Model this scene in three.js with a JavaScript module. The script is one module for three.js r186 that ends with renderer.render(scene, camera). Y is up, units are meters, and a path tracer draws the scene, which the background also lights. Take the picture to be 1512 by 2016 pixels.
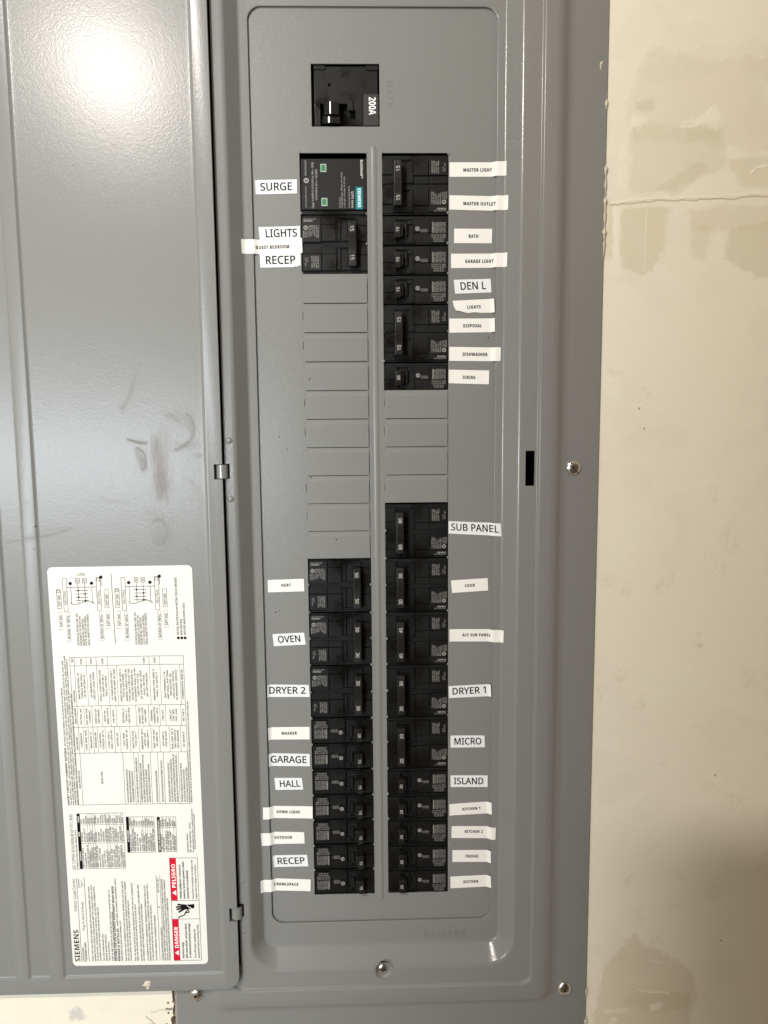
import * as THREE from 'three';
import { mergeGeometries, mergeVertices, toCreasedNormals } from 'three/addons/utils/BufferGeometryUtils.js';
import { RoundedBoxGeometry } from 'three/addons/geometries/RoundedBoxGeometry.js';
import { TextGeometry } from 'three/addons/geometries/TextGeometry.js';
import { FontLoader } from 'three/addons/loaders/FontLoader.js';
import { RectAreaLightUniformsLib } from 'three/addons/lights/RectAreaLightUniformsLib.js';
import { Brush, Evaluator, SUBTRACTION } from 'three-bvh-csg';

// ------------------------------------------------------------------ camera, light, exposure
const IN = 0.0254, FLOOR_UP = 1.75;            // shapes are drawn in inches from the top of the first breaker slot, which stands 1.75 m above the floor
const scene = new THREE.Scene();
const camera = new THREE.PerspectiveCamera(67.31, 0.75, 0.02, 40);
camera.position.set(-0.4626 * IN, FLOOR_UP - 9.091 * IN, 27.473 * IN);
camera.rotation.set(-0.11729, -0.02491, -0.00897, 'YXZ');
scene.background = new THREE.Color().setRGB(0.43, 0.37, 0.285);   // the dim, warm light of the room
const renderer = new THREE.WebGLRenderer({ antialias: true });
renderer.toneMapping = THREE.LinearToneMapping;
renderer.toneMappingExposure = 1.02;
renderer.shadowMap.enabled = true;
RectAreaLightUniformsLib.init();
const LAMP = [-23.9, 23.7, 51.6], LAMP_COLOR = new THREE.Color().setRGB(1, 0.945, 0.875), LAMP_POWER = 2.9;
const WINDOW_COLOR = new THREE.Color().setRGB(0.83, 0.92, 1), WINDOW_LIGHT = 66;

// ------------------------------------------------------------------ helpers
let seed = 7;
const rnd = () => { seed = (seed + 0x6d2b79f5) | 0; let t = Math.imul(seed ^ (seed >>> 15), 1 | seed); t = (t + Math.imul(t ^ (t >>> 7), 61 | t)) ^ t; return ((t ^ (t >>> 14)) >>> 0) / 4294967296; };
const lerp = (a, b, t) => a + (b - a) * t, clamp = (x, a, b) => Math.min(b, Math.max(a, x)), sstep = (a, b, x) => { const t = clamp((x - a) / (b - a), 0, 1); return t * t * (3 - 2 * t); };
const used = {};
const numbered = (n) => { used[n] = (used[n] ?? -1) + 1; return used[n] ? n + '_' + String(used[n]).padStart(3, '0') : n; };
function planarUV(g) {                        // uv = inches across the front
  const p = g.attributes.position, uv = new Float32Array(p.count * 2), n = g.attributes.normal;
  for (let i = 0; i < p.count; i++) {
    const ax = n ? Math.abs(n.getX(i)) : 0, ay = n ? Math.abs(n.getY(i)) : 0, az = n ? Math.abs(n.getZ(i)) : 1;
    uv[2 * i] = p.getX(i) + (ax > az && ax > ay ? p.getZ(i) : 0);
    uv[2 * i + 1] = p.getY(i) + (ay > az && ay >= ax ? p.getZ(i) : 0);
  }
  g.setAttribute('uv', new THREE.BufferAttribute(uv, 2));
  return g;
}
const plain = (g) => { const o = g.index ? g.toNonIndexed() : g; for (const k of Object.keys(o.attributes)) if (!['position', 'normal', 'uv'].includes(k)) o.deleteAttribute(k); o.morphAttributes = {}; return o; };
function join(list) { return mergeGeometries(list.map((g) => { const o = plain(g.clone()); if (!o.attributes.uv) planarUV(o); return o; })); }
function mesh(name, g, m, parent, keepUV = false) {   // a part: its shape in inches, put under its thing
  const geo = Array.isArray(g) ? join(g) : g.clone();
  if (!keepUV) planarUV(geo);
  geo.scale(IN, IN, IN);
  const o = new THREE.Mesh(geo, m); o.name = name; o.castShadow = o.receiveShadow = true;
  if (parent) parent.add(o);
  return o;
}
function thing(name, label, category, x, y, z, turn = 0, group) {
  const o = new THREE.Group(); o.name = numbered(name); scene.add(o);
  o.position.set(x * IN, FLOOR_UP + y * IN, z * IN); o.rotation.z = turn;
  o.userData = { label, category }; if (group) o.userData.group = group;
  return o;
}
function tag(o, label, category, group) { o.userData = { label, category }; if (group) o.userData.group = group; return o; }
function box(x0, x1, y0, y1, z0, z1, r = 0) {
  const w = x1 - x0, h = y1 - y0, d = z1 - z0;
  const g = r ? new RoundedBoxGeometry(w, h, d, 2, Math.min(r, w / 2.01, h / 2.01, d / 2.01)) : new THREE.BoxGeometry(w, h, d);
  return g.translate((x0 + x1) / 2, (y0 + y1) / 2, (z0 + z1) / 2);
}
function roundRect(xl, xr, yb, yt, r, n = 10) {   // counter-clockwise points
  const out = [], c = [[xr - r, yt - r, 0], [xl + r, yt - r, 1], [xl + r, yb + r, 2], [xr - r, yb + r, 3]];
  for (const [cx, cy, q] of c) for (let i = 0; i <= n; i++) { const a = (q + i / n) * Math.PI / 2; out.push([cx + r * Math.cos(a), cy + r * Math.sin(a)]); }
  return out;
}
// A sheet swept over nested rounded rectangles. keys: {xl, xr, yb, yt, r, z, f}; f rounds the bend there.
function loft(keys, { closed = false, cap = false, n = 10 } = {}) {
  const F = ['xl', 'xr', 'yb', 'yt', 'r', 'z'], mix = (a, b, t) => Object.fromEntries(F.map((k) => [k, lerp(a[k], b[k], t)]));
  const rings = [];
  for (let i = 0; i < keys.length; i++) {
    const k = keys[i], a = keys[i - 1], b = keys[i + 1];
    if (!k.f || !a || !b) { rings.push(k); continue; }
    const la = Math.hypot(k.xr - a.xr, k.z - a.z), lb = Math.hypot(k.xr - b.xr, k.z - b.z), p = mix(k, a, Math.min(0.48, k.f / la)), q = mix(k, b, Math.min(0.48, k.f / lb));
    for (let j = 0; j <= 6; j++) { const t = j / 6; rings.push(mix(mix(p, k, t), mix(k, q, t), t)); }
  }
  const pos = [], idx = [], m = 4 * (n + 1);
  for (const k of rings) for (const [x, y] of roundRect(k.xl, k.xr, k.yb, k.yt, k.r, n)) pos.push(x, y, k.z);
  const R = rings.length;
  for (let i = 0; i < (closed ? R : R - 1); i++) for (let j = 0; j < m; j++) {
    const a = i * m + j, b = i * m + (j + 1) % m, c = ((i + 1) % R) * m + j, d = ((i + 1) % R) * m + (j + 1) % m;
    idx.push(a, d, b, a, c, d);
  }
  if (cap) { const s = (R - 1) * m; for (let j = 1; j < m - 1; j++) idx.push(s, s + j + 1, s + j); }   // rings run inwards when capped
  let g = new THREE.BufferGeometry(); g.setAttribute('position', new THREE.Float32BufferAttribute(pos, 3)); g.setIndex(idx);
  if (cap) { g = g.toNonIndexed(); const p = g.attributes.position; for (let i = 0; i < p.count; i += 3) for (let c = 0; c < 3; c++) { const t = p.array[(i + 1) * 3 + c]; p.array[(i + 1) * 3 + c] = p.array[(i + 2) * 3 + c]; p.array[(i + 2) * 3 + c] = t; } }
  return toCreasedNormals(g, 0.6);
}
const csg = new Evaluator(); csg.attributes = ['position', 'normal']; csg.useGroups = false;
function cut(g, list) {
  const strip = (q) => { const o = q.clone(); for (const k of Object.keys(o.attributes)) if (!['position', 'normal'].includes(k)) o.deleteAttribute(k); o.clearGroups?.(); return o; };
  let a = new Brush(strip(g)); a.updateMatrixWorld();
  for (const t of list) { const b = new Brush(strip(t)); b.updateMatrixWorld(); a = csg.evaluate(a, b, SUBTRACTION); }
  return a.geometry;
}
function extrude(points, depth, bevel, holes = []) {
  const s = new THREE.Shape(points.map(([x, y]) => new THREE.Vector2(x, y)));
  for (const h of holes) s.holes.push(new THREE.Path(h.map(([x, y]) => new THREE.Vector2(x, y))));
  return new THREE.ExtrudeGeometry(s, { depth: depth - 2 * bevel, bevelEnabled: bevel > 0, bevelSize: bevel, bevelThickness: bevel, bevelOffset: -bevel, bevelSegments: 2, curveSegments: 8 }).translate(0, 0, bevel);
}
const rectPts = (x0, x1, y0, y1) => [[x0, y0], [x1, y0], [x1, y1], [x0, y1]];

// ------------------------------------------------------------------ textures
function noiseGrid(n, cells) {                // smooth noise that repeats, 0..1
  const v = Float32Array.from({ length: cells * cells }, rnd), out = new Float32Array(n * n);
  for (let y = 0; y < n; y++) for (let x = 0; x < n; x++) {
    const fx = x / n * cells, fy = y / n * cells, ix = Math.floor(fx), iy = Math.floor(fy), a = sstep(0, 1, fx - ix), b = sstep(0, 1, fy - iy);
    const g = (i, j) => v[((iy + j) % cells) * cells + (ix + i) % cells];
    out[y * n + x] = lerp(lerp(g(0, 0), g(1, 0), a), lerp(g(0, 1), g(1, 1), a), b);
  }
  return out;
}
function tile(n, layers, base = 0.5) {        // [cells, weight] -> repeating grey texture
  const sum = new Float32Array(n * n).fill(base);
  for (const [c, w] of layers) { const g = noiseGrid(n, c); for (let i = 0; i < sum.length; i++) sum[i] += (g[i] - 0.5) * w; }
  const d = new Uint8Array(n * n * 4);
  for (let i = 0; i < sum.length; i++) { d[4 * i] = d[4 * i + 1] = d[4 * i + 2] = clamp(sum[i], 0, 1) * 255; d[4 * i + 3] = 255; }
  const t = new THREE.DataTexture(d, n, n); t.wrapS = t.wrapT = THREE.RepeatWrapping; t.magFilter = THREE.LinearFilter; t.needsUpdate = true;
  return t;
}
const per = (t, inches) => { const c = t.clone(); c.repeat.set(1 / inches, 1 / inches); c.needsUpdate = true; return c; };
function canvas(w, h, draw, color = true) {
  const c = document.createElement('canvas'); c.width = w; c.height = h; const x = c.getContext('2d'); draw(x, w, h);
  const t = new THREE.CanvasTexture(c); if (color) t.colorSpace = THREE.SRGBColorSpace; t.wrapS = t.wrapT = THREE.ClampToEdgeWrapping; return t;
}
const onArea = (t, x0, x1, y0, y1) => { t.repeat.set(1 / (x1 - x0), 1 / (y1 - y0)); t.offset.set(-x0 / (x1 - x0), -y0 / (y1 - y0)); return t; };   // canvas laid over this area in inches
const peel = tile(1024, [[96, 0.55], [48, 0.3], [16, 0.15]]), fine = tile(512, [[256, 0.5], [96, 0.35], [24, 0.2]]), patchy = tile(512, [[5, 0.45], [13, 0.3], [40, 0.16], [140, 0.08]]);

// ------------------------------------------------------------------ materials
const PAINT = new THREE.Color().setRGB(0.2, 0.198, 0.188);
const paintSet = { color: PAINT, roughness: 0.27, specularIntensity: 0.5, bumpMap: per(peel, 3.4), bumpScale: 0.00005 };
const uneven = tile(512, [[5, 0.07], [13, 0.05], [40, 0.03]]);
const paint = new THREE.MeshPhysicalMaterial({ ...paintSet, roughness: 0.42, roughnessMap: per(uneven, 9), specularIntensity: 0.85 });
const black = new THREE.MeshPhysicalMaterial({ color: new THREE.Color().setRGB(0.006, 0.0057, 0.0053), roughness: 0.8, roughnessMap: per(patchy, 4), specularIntensity: 0.4, bumpMap: per(fine, 1.5), bumpScale: 0.00002 });
const glossBlack = new THREE.MeshPhysicalMaterial({ color: new THREE.Color().setRGB(0.008, 0.008, 0.008), roughness: 0.16 });
const handleBlack = new THREE.MeshPhysicalMaterial({ color: new THREE.Color().setRGB(0.012, 0.0115, 0.011), roughness: 0.56, roughnessMap: per(patchy, 3), specularIntensity: 0.8, bumpMap: per(fine, 1.5), bumpScale: 0.00002 });
const hollowShade = new THREE.MeshStandardMaterial({ color: new THREE.Color().setRGB(0.02, 0.02, 0.02), roughness: 0.9 });  // near-black, stands for the shade inside the box and the screw slots
const steel = new THREE.MeshPhysicalMaterial({ color: new THREE.Color().setRGB(0.62, 0.6, 0.56), metalness: 1, roughness: 0.24, roughnessMap: null, bumpMap: per(fine, 0.6), bumpScale: 0.00002 });

// ------------------------------------------------------------------ wall
const WX0 = -21, WX1 = 21, WY0 = -37, WY1 = 9, WK = 0.9919, wallX = (x) => -0.463 + (x + 0.463) * WK, wallY = (y) => -9.091 + (y + 9.091) * WK;
const wallDraw = (bump) => (x, w, h) => {
  const k = w / (WX1 - WX0), X = (a) => (a - WX0) * k, Y = (b) => (WY1 - b) * k;
  seed = 41;
  const blot = (pts, style, jag = 0.12, n = 10) => {          // a torn outline through these points
    x.save(); x.globalAlpha = 0.42;
    for (const grow of [0.3, 0.16, 0.05]) { x.beginPath(); pts.forEach(([a, b], i) => {
      const [c, d] = pts[(i + 1) % pts.length], L = Math.hypot(c - a, d - b);
      for (let j = 0; j < n; j++) { const t = j / n, o = (rnd() - 0.5) * 2 * jag * Math.min(1, L); x[i || j ? 'lineTo' : 'moveTo'](X(lerp(a, c, t) + o + (rnd() - 0.5) * grow), Y(lerp(b, d, t) + (rnd() - 0.5) * 2 * jag + (rnd() - 0.5) * grow)); }
    });
    x.closePath(); x.fillStyle = style; x.fill(); }
    x.restore();
  };
  const line = (pts, style, width, jag = 0.04) => {
    x.strokeStyle = style; x.lineWidth = width * k; x.lineJoin = 'round'; x.beginPath();
    pts.forEach(([a, b], i) => {
      if (!i) return x.moveTo(X(a), Y(b));
      const [c, d] = pts[i - 1], n = 14;
      for (let j = 1; j <= n; j++) x.lineTo(X(lerp(c, a, j / n)), Y(lerp(d, b, j / n) + (rnd() - 0.5) * 2 * jag));
    });
    x.stroke();
  };
  x.fillStyle = bump ? '#808080' : 'rgb(227,218,199)'; x.fillRect(0, 0, w, h);
  if (!bump) {
    for (let i = 0; i < 900; i++) { x.fillStyle = rnd() < 0.5 ? 'rgba(238,230,208,0.05)' : 'rgba(186,172,142,0.05)'; x.beginPath(); x.ellipse(rnd() * w, rnd() * h, (0.2 + rnd() * 1.3) * k, (0.1 + rnd() * 0.7) * k, rnd() * 3, 0, 7); x.fill(); }
    for (let i = 0; i < 160; i++) { x.fillStyle = 'rgba(120,105,80,0.22)'; x.beginPath(); x.ellipse(rnd() * w, rnd() * h, (0.008 + rnd() * 0.02) * k, (0.008 + rnd() * 0.02) * k, 0, 0, 7); x.fill(); }
    for (let i = 0; i < 26; i++) { x.fillStyle = 'rgba(150,135,105,0.05)'; const a = 8 + rnd() * 6, b = -6 - rnd() * 24; for (let j = 0; j < 14; j++) { x.beginPath(); x.ellipse(X(a + rnd() * 0.5), Y(b + rnd() * 0.6), 0.16 * k * rnd(), 0.12 * k * rnd(), rnd() * 3, 0, 7); x.fill(); } }
  }
  const D = (a) => (bump ? `rgba(104,104,104,${a * 0.9})` : `rgba(199,187,158,${a * 0.58})`), Lt = (a) => (bump ? `rgba(215,215,215,${a * 0.8})` : `rgba(232,225,206,${a})`);
  // skimmed patch near the top
  blot([[9.3, 3.3], [11.6, 2.9], [14.6, 3.2], [15, 0.4], [14.6, -0.2], [11.6, 0.2], [8.75, 0.3], [8.6, 1.6]], D(0.34), 0.16, 16);
  blot([[8.75, 0.9], [11.9, 0.65], [12.1, -0.6], [11, -0.9], [10.3, -1.3], [8.7, -1.3]], D(0.42), 0.12);
  blot([[8.9, 1.62], [9.5, 1.62], [9.5, 1.27], [8.9, 1.27]], D(0.75), 0.03, 6);
  blot([[10.6, 0.85], [11.75, 1], [11.85, 0.4], [10.7, 0.3]], D(0.5), 0.06);
  blot([[9.6, -1.25], [10.3, -0.85], [11.1, -0.3], [11.4, -0.5], [10.9, -1.1], [10.4, -1.45]], D(0.62), 0.06);
  blot([[12.0, -0.3], [15, -0.1], [15, -1.25], [12.8, -1.2]], D(0.7), 0.1);
  blot([[8.46, -1.9], [10.1, -1.85], [10.0, -3.2], [9.6, -3.95], [9.2, -4.1], [8.52, -3.8]], D(0.8), 0.06);
  blot([[10.7, -1.9], [15, -1.7], [15, -2.9], [13.6, -2.7], [12.4, -2.6], [11.2, -2.6]], D(0.55), 0.1);
  blot([[12.3, -2.5], [15, -2.3], [15, -4.4], [13.4, -4.2], [12.1, -3.6]], D(0.8), 0.06);
  blot([[10.9, -2.4], [11.6, -2.4], [11.5, -3.6], [11, -3.5]], D(0.5), 0.06);
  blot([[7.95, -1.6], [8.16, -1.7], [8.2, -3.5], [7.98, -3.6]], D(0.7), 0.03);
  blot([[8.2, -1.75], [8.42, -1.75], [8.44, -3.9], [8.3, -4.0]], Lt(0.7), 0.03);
  blot([[8.75, 1.2], [9.3, 1.02], [9.1, 0.78], [8.72, 0.8]], Lt(0.8), 0.07);
  blot([[10.5, 0.92], [11.1, 1.05], [11.6, 1.45], [11.8, 1.2], [11.7, 0.7], [11.2, 0.85]], Lt(0.75), 0.08);
  blot([[13.2, 2.2], [14.8, 2.4], [14.8, 1.2], [13.6, 1.3]], Lt(0.5), 0.12);
  blot([[8.3, -1.2], [8.7, -1.2], [8.6, 0.2], [8.35, 0.1]], Lt(0.35), 0.08);
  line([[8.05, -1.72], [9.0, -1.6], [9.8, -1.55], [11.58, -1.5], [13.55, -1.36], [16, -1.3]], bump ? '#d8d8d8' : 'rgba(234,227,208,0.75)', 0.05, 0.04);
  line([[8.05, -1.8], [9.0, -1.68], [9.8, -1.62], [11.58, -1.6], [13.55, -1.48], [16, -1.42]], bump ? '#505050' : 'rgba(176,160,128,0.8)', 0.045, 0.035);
  line([[9.35, -1.9], [9.36, -3.9]], Lt(0.7), 0.03, 0.02);
  line([[12.9, -0.75], [13.1, -0.55], [13.5, -0.45]], Lt(0.9), 0.05);
  line([[8.5, 1.6], [8.9, 2.2], [9.3, 2.9], [9.8, 3.05]], Lt(0.6), 0.03);
  line([[10.4, 0.8], [10.9, 0.78], [11.3, 1.05], [11.55, 1.5]], Lt(0.9), 0.05);
  for (let i = 0; i < 30; i++) { const a = 8 + rnd() * 6, b = -5 - rnd() * 22; line([[a, b], [a + 0.06 + rnd() * 0.22, b + (rnd() - 0.6) * 0.06]], bump ? '#b8b8b8' : 'rgba(236,228,206,0.45)', 0.02, 0.01); }
  line([[9.0, -20.3], [9.6, -20.48], [10.5, -20.6]], Lt(0.7), 0.03);
  // torn, blistered patch at the bottom
  blot([[8.45, -31], [8.6, -30], [9.1, -29.5], [9.45, -29.1], [9.74, -28.7], [10.0, -29.2], [10.7, -29.5], [11.5, -29.9], [12.1, -30.6], [12.2, -31.4], [12.0, -32.3], [12.3, -36], [8, -36], [8.1, -32.6]], D(0.85), 0.1, 14);
  blot([[9.7, -31.15], [11.9, -31.3], [12, -31.9], [10.4, -32.05], [9.4, -31.6]], D(0.85), 0.07);
  line([[9.9, -31.05], [10.4, -31.2], [10.9, -31.2], [11.2, -31.3]], Lt(0.8), 0.05, 0.03);
  blot([[10.35, -31.8], [10.75, -31.6], [10.95, -31.75], [10.5, -32.0]], Lt(0.9), 0.04, 6);
  blot([[8.6, -31.9], [9.5, -31.85], [9.45, -32.0], [8.7, -32.05]], Lt(0.5), 0.03);
  blot([[8.9, -32.25], [9.1, -32.2], [9.1, -32.5], [8.85, -32.5]], Lt(0.7), 0.05);
  line([[10.3, -29.8], [10.5, -29.9], [10.9, -29.95]], Lt(0.6), 0.04);
  line([[8.42, -31.4], [8.5, -30.3], [8.9, -29.7]], Lt(0.6), 0.03);
  for (const [a, b] of [[13.1, -29.1], [12.6, -22.4], [9.5, -9.4], [9.3, -8.7]]) { x.fillStyle = bump ? '#606060' : 'rgba(95,80,60,0.6)'; x.beginPath(); x.ellipse(X(a), Y(b), 0.03 * k, 0.045 * k, 0.5, 0, 7); x.fill(); }
  // lower left: grey stain and the crumbled edge beside the cover
  if (!bump) { blot([[-12, -31.3], [-11.5, -31.2], [-11.4, -31.6], [-11.9, -31.7]], 'rgba(150,150,150,0.4)', 0.1); blot([[-9.6, -32.4], [-8.8, -31.9], [-8.3, -33], [-9.5, -34]], 'rgba(150,140,120,0.5)', 0.1); }
  line([[-9.1, -31.6], [-8.5, -32.2], [-8.25, -33]], bump ? '#303030' : 'rgba(110,98,80,0.7)', 0.03);
  line([[-8.9, -31.45], [-8.5, -31.35], [-8.2, -31.4]], bump ? '#c8c8c8' : 'rgba(200,190,170,0.8)', 0.05);
  line([[-8.32, -31.32], [-8.12, -31.36], [-8.08, -31.3]], bump ? '#101010' : 'rgb(60,50,42)', 0.045, 0.01);
  for (const [a, b] of [[-8.22, -31.08], [-8.22, -31.5], [-8.3, -31.98]]) { x.fillStyle = bump ? '#202020' : 'rgba(80,68,56,0.9)'; x.beginPath(); x.ellipse(X(a), Y(b), 0.04 * k, 0.05 * k, 0.4, 0, 7); x.fill(); }
  if (bump) {                                                  // roller texture of the paint
    const im = x.getImageData(0, 0, w, h), p = noiseGrid(512, 170), q = noiseGrid(512, 28);
    for (let j = 0; j < h; j++) for (let i = 0; i < w; i++) { const v = (p[(j % 512) * 512 + i % 512] - 0.5) * 26 + (q[(j % 512) * 512 + i % 512] - 0.5) * 26, o = 4 * (j * w + i); for (let c = 0; c < 3; c++) im.data[o + c] = clamp(im.data[o + c] + v, 0, 255); }
    x.putImageData(im, 0, 0);
  }
};
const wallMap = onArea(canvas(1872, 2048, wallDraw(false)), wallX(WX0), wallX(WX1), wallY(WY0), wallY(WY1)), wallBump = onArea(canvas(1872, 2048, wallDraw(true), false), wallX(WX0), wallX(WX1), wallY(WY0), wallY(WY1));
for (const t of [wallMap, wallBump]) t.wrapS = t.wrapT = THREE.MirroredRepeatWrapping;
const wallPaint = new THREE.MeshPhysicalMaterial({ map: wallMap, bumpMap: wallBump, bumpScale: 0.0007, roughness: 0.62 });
const gypsum = new THREE.MeshStandardMaterial({ color: new THREE.Color().setRGB(0.42, 0.34, 0.29), roughness: 0.95, bumpMap: per(fine, 1), bumpScale: 0.0006 });
const creamPaint = new THREE.MeshPhysicalMaterial({ color: new THREE.Color().setRGB(0.66, 0.58, 0.45), roughness: 0.5, bumpMap: per(fine, 1), bumpScale: 0.0003 });
seed = 77;
const wall = new THREE.Group(); wall.name = 'wall'; wall.userData = { kind: 'structure' }; wall.position.set(0, FLOOR_UP, 0.22 * IN); scene.add(wall);
{
  const hole = [[7.6, 10.8], [7.6, -32.3], [-7.6, -32.3]];
  for (let y = -32.6; y < -30.2; y += 0.08) hole.push([-7.965 + (rnd() - 0.5) * 0.09 - (Math.abs(y + 31.75) < 0.2 ? 0.12 : 0), y]);
  hole.push([-7.93, -30], [-7.89, 10.8]);
  mesh('wall_sheet', extrude(rectPts(-62, 62, -69, 34), 0.5, 0, [hole]).translate(0, 0, -0.28), wallPaint, wall);
  const strip = []; for (let y = -33.2; y <= -30; y += 0.1) strip.push([-7.915 + (rnd() - 0.5) * 0.05, y]);
  mesh('gypsum_edge', extrude([[-7.83, -33.2], [-7.79, -30], ...strip.reverse()], 0.3, 0).translate(0, 0, -0.14), gypsum, wall);
  // dried paint that ran onto the rim of the cover
  const drip = (x, y, w, h, z = 0.3) => {
    const g = new THREE.IcosahedronGeometry(1, 3), p = g.attributes.position;
    for (let i = 0; i < p.count; i++) { const a = p.getX(i), b = p.getY(i), s = 1 + 0.28 * Math.sin(5 * b + x * 9) + 0.22 * Math.sin(4 * a + 7 * b + y * 5); p.setXYZ(i, x + a * w * s, y + b * h * s, z + p.getZ(i) * Math.min(w, 0.03)); }
    return mesh('paint_drip', toCreasedNormals(mergeVertices(g), 1.2), creamPaint, wall);
  };
  drip(7.775, 1.41, 0.045, 0.15); drip(7.555, 2.6, 0.028, 0.12); drip(7.595, 2.69, 0.03, 0.05);
  for (const [y, h, w] of [[-0.7, 0.16, 0.05], [-1.2, 0.3, 0.03], [-1.75, 0.25, 0.045], [-2.25, 0.35, 0.035], [-2.75, 0.22, 0.055], [-3.2, 0.3, 0.03], [-30.9, 0.2, 0.03], [-32.15, 0.16, 0.06]]) drip(7.81, y, w, h);
  drip(-8.77, -29.76, 0.13, 0.1, 0.735); drip(-8.68, -29.67, 0.08, 0.05, 0.735); drip(-8.73, -29.9, 0.05, 0.07, 0.735);
}

// ------------------------------------------------------------------ the panel: cover frame, dead front, door, screws
const panel = thing('electrical_panel', 'large grey steel electrical panel with its door swung open to the left', 'electrical panel', 0, 0, 0);
const DF = { xl: -4.18, xr: 4.18, yb: -28.06, yt: 4.63 }, LL = -2.55, LR = -0.263, RL = 0.263, RR = 2.54;
const sym = (x, yb, yt, r, z, f) => ({ xl: -x, xr: x, yb, yt, r, z, f });
let coverGeo = loft([
  sym(4.18, -28.06, 4.63, 0.45, 0.045), sym(4.18, -28.06, 4.63, 0.45, 0.105, 0.02), sym(4.48, -29.0, 7.4, 0.5, 0.11, 0.07), sym(4.915, -29.556, 8.2, 1.06, 0.69, 0.1),
  sym(5.585, -30.26, 8.95, 0.36, 0.69, 0.035), sym(5.637, -30.32, 9.0, 0.42, 0.79, 0.04), sym(6.18, -30.885, 9.55, 0.45, 0.79, 0.2), sym(6.54, -31.26, 9.9, 0.7, 0.52, 0.2),
  sym(7.805, -32.41, 11.05, 0.28, 0.52, 0.03), sym(7.805, -32.41, 11.05, 0.28, 0.445),
  sym(6.49, -31.22, 9.85, 0.7, 0.44), sym(6.14, -30.86, 9.5, 0.45, 0.70), sym(5.667, -30.35, 9.05, 0.44, 0.70), sym(5.61, -30.29, 8.97, 0.4, 0.61), sym(4.97, -29.6, 8.23, 1.1, 0.61), sym(4.53, -29.05, 7.42, 0.54, 0.045),
], { closed: true, n: 12 });
coverGeo = cut(coverGeo, [
  box(5.173, 5.495, -11.384, -10.155, -0.5, 1.2),
  box(-5.47, -5.31, -29.32, 6.4, -0.2, 1.2), box(-5.47, -5.133, -11.02, -10.5, -0.2, 1.2), box(-5.47, -5.133, -27.34, -26.83, -0.2, 1.2),
  new THREE.CylinderGeometry(0.33, 0.28, 2, 40).rotateX(Math.PI / 2).translate(0.04, -29.7, 0.6),
]);
const cover = mesh('cover_frame', coverGeo, paint, panel);
mesh('screw_recess', new THREE.LatheGeometry([[0, 0.57], [0.22, 0.57], [0.25, 0.58], [0.3, 0.655], [0.33, 0.684], [0.37, 0.693]].map(([a, b]) => new THREE.Vector2(a, b)), 40).rotateX(Math.PI / 2).translate(0.04, -29.7, 0), paint, cover);
const dome = (x, y, z, r, sx = 1) => new THREE.SphereGeometry(r, 20, 12).scale(sx, 1, 0.7).translate(x, y, z);
mesh('hinge_dimple', [dome(-5.13, -9.7, 0.68, 0.11, 1.15), dome(-5.13, -11.73, 0.68, 0.11, 1.15), dome(-5.16, -25.93, 0.68, 0.07), dome(-5.16, -27.93, 0.68, 0.07)], paint, cover);
// steel box behind, near-black to put its inner shade into the colour
mesh('enclosure', [box(-7.1, 7.1, -31.8, 10.3, -4.1, -4), box(-7.1, -7, -31.8, 10.3, -4, 0.4), box(7, 7.1, -31.8, 10.3, -4, 0.4), box(-7, 7, 10.2, 10.3, -4, 0.4), box(-7, 7, -31.8, -31.7, -4, 0.4)], hollowShade, panel);

// dead front with its openings, centre rib and broken-off tab stubs
const dfRough = onArea(canvas(256, 1024, (x, w, h) => {
  const k = w / 8.8, X = (a) => (a + 4.4) * k, Y = (b) => (4.9 - b) * k; seed = 5;
  x.fillStyle = 'rgb(255,112,255)'; x.fillRect(0, 0, w, h);
  x.strokeStyle = 'rgba(255,170,255,0.8)'; x.lineWidth = 0.05 * k; x.beginPath(); x.arc(X(-2.2), Y(-9.3), 1.75 * k, Math.PI * 0.55, Math.PI * 1.1); x.stroke();
  for (let i = 0; i < 260; i++) { x.fillStyle = rnd() < 0.5 ? 'rgba(255,150,255,0.2)' : 'rgba(255,95,255,0.15)'; x.beginPath(); x.ellipse(X(-4.2 + rnd() * 1.6), Y(-6 - rnd() * 8), (0.03 + rnd() * 0.22) * k, (0.03 + rnd() * 0.1) * k, rnd() * 3, 0, 7); x.fill(); }
}, false), -4.4, 4.4, -30.3, 4.9);
const dfMap = onArea(canvas(512, 2048, (x, w, h) => {
  const k = w / 8.8; seed = 15; x.fillStyle = 'rgb(255,255,255)'; x.fillRect(0, 0, w, h);
  for (const [a, b, r] of [[-3.46, -9.6, 0.03], [-3.2, -10.05, 0.028], [-3.75, -15.95, 0.03], [-3.62, -15.9, 0.02], [-2.35, -7.6, 0.03], [-2.38, -11.05, 0.03], [-1.5, -13.3, 0.03], [3.95, -6.2, 0.03], [-3.95, -13.2, 0.02], [3.1, -28.3, 0.02]]) { x.fillStyle = 'rgba(70,62,52,0.75)'; x.beginPath(); x.ellipse((a + 4.4) * k, (4.9 - b) * k, r * k, r * k * 0.8, 0.4, 0, 7); x.fill(); }
}), -4.4, 4.4, -30.3, 4.9);
const frontPaint = new THREE.MeshPhysicalMaterial({ ...paintSet, roughness: 0.6, roughnessMap: dfRough, map: dfMap });
const slits = [];                                // cut lines round the blank plates
for (const [x0, x1, from, to] of [[LL, LR, 4, 14], [RL, RR, 8, 12]]) for (let k = from; k < to; k++) {
  if (k + 1 < to) slits.push(rectPts(x0 + 0.07, x1 - 0.07, -k - 1.001, -k - 0.984));
  if (k % 3 !== 1) slits.push(rectPts(x0 + 0.003, x0 + 0.013, -k - 0.56, -k - 0.3));
  slits.push(rectPts(x1 - 0.028, x1 - 0.016, -k - 0.9, -k - 0.3));
}
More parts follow.
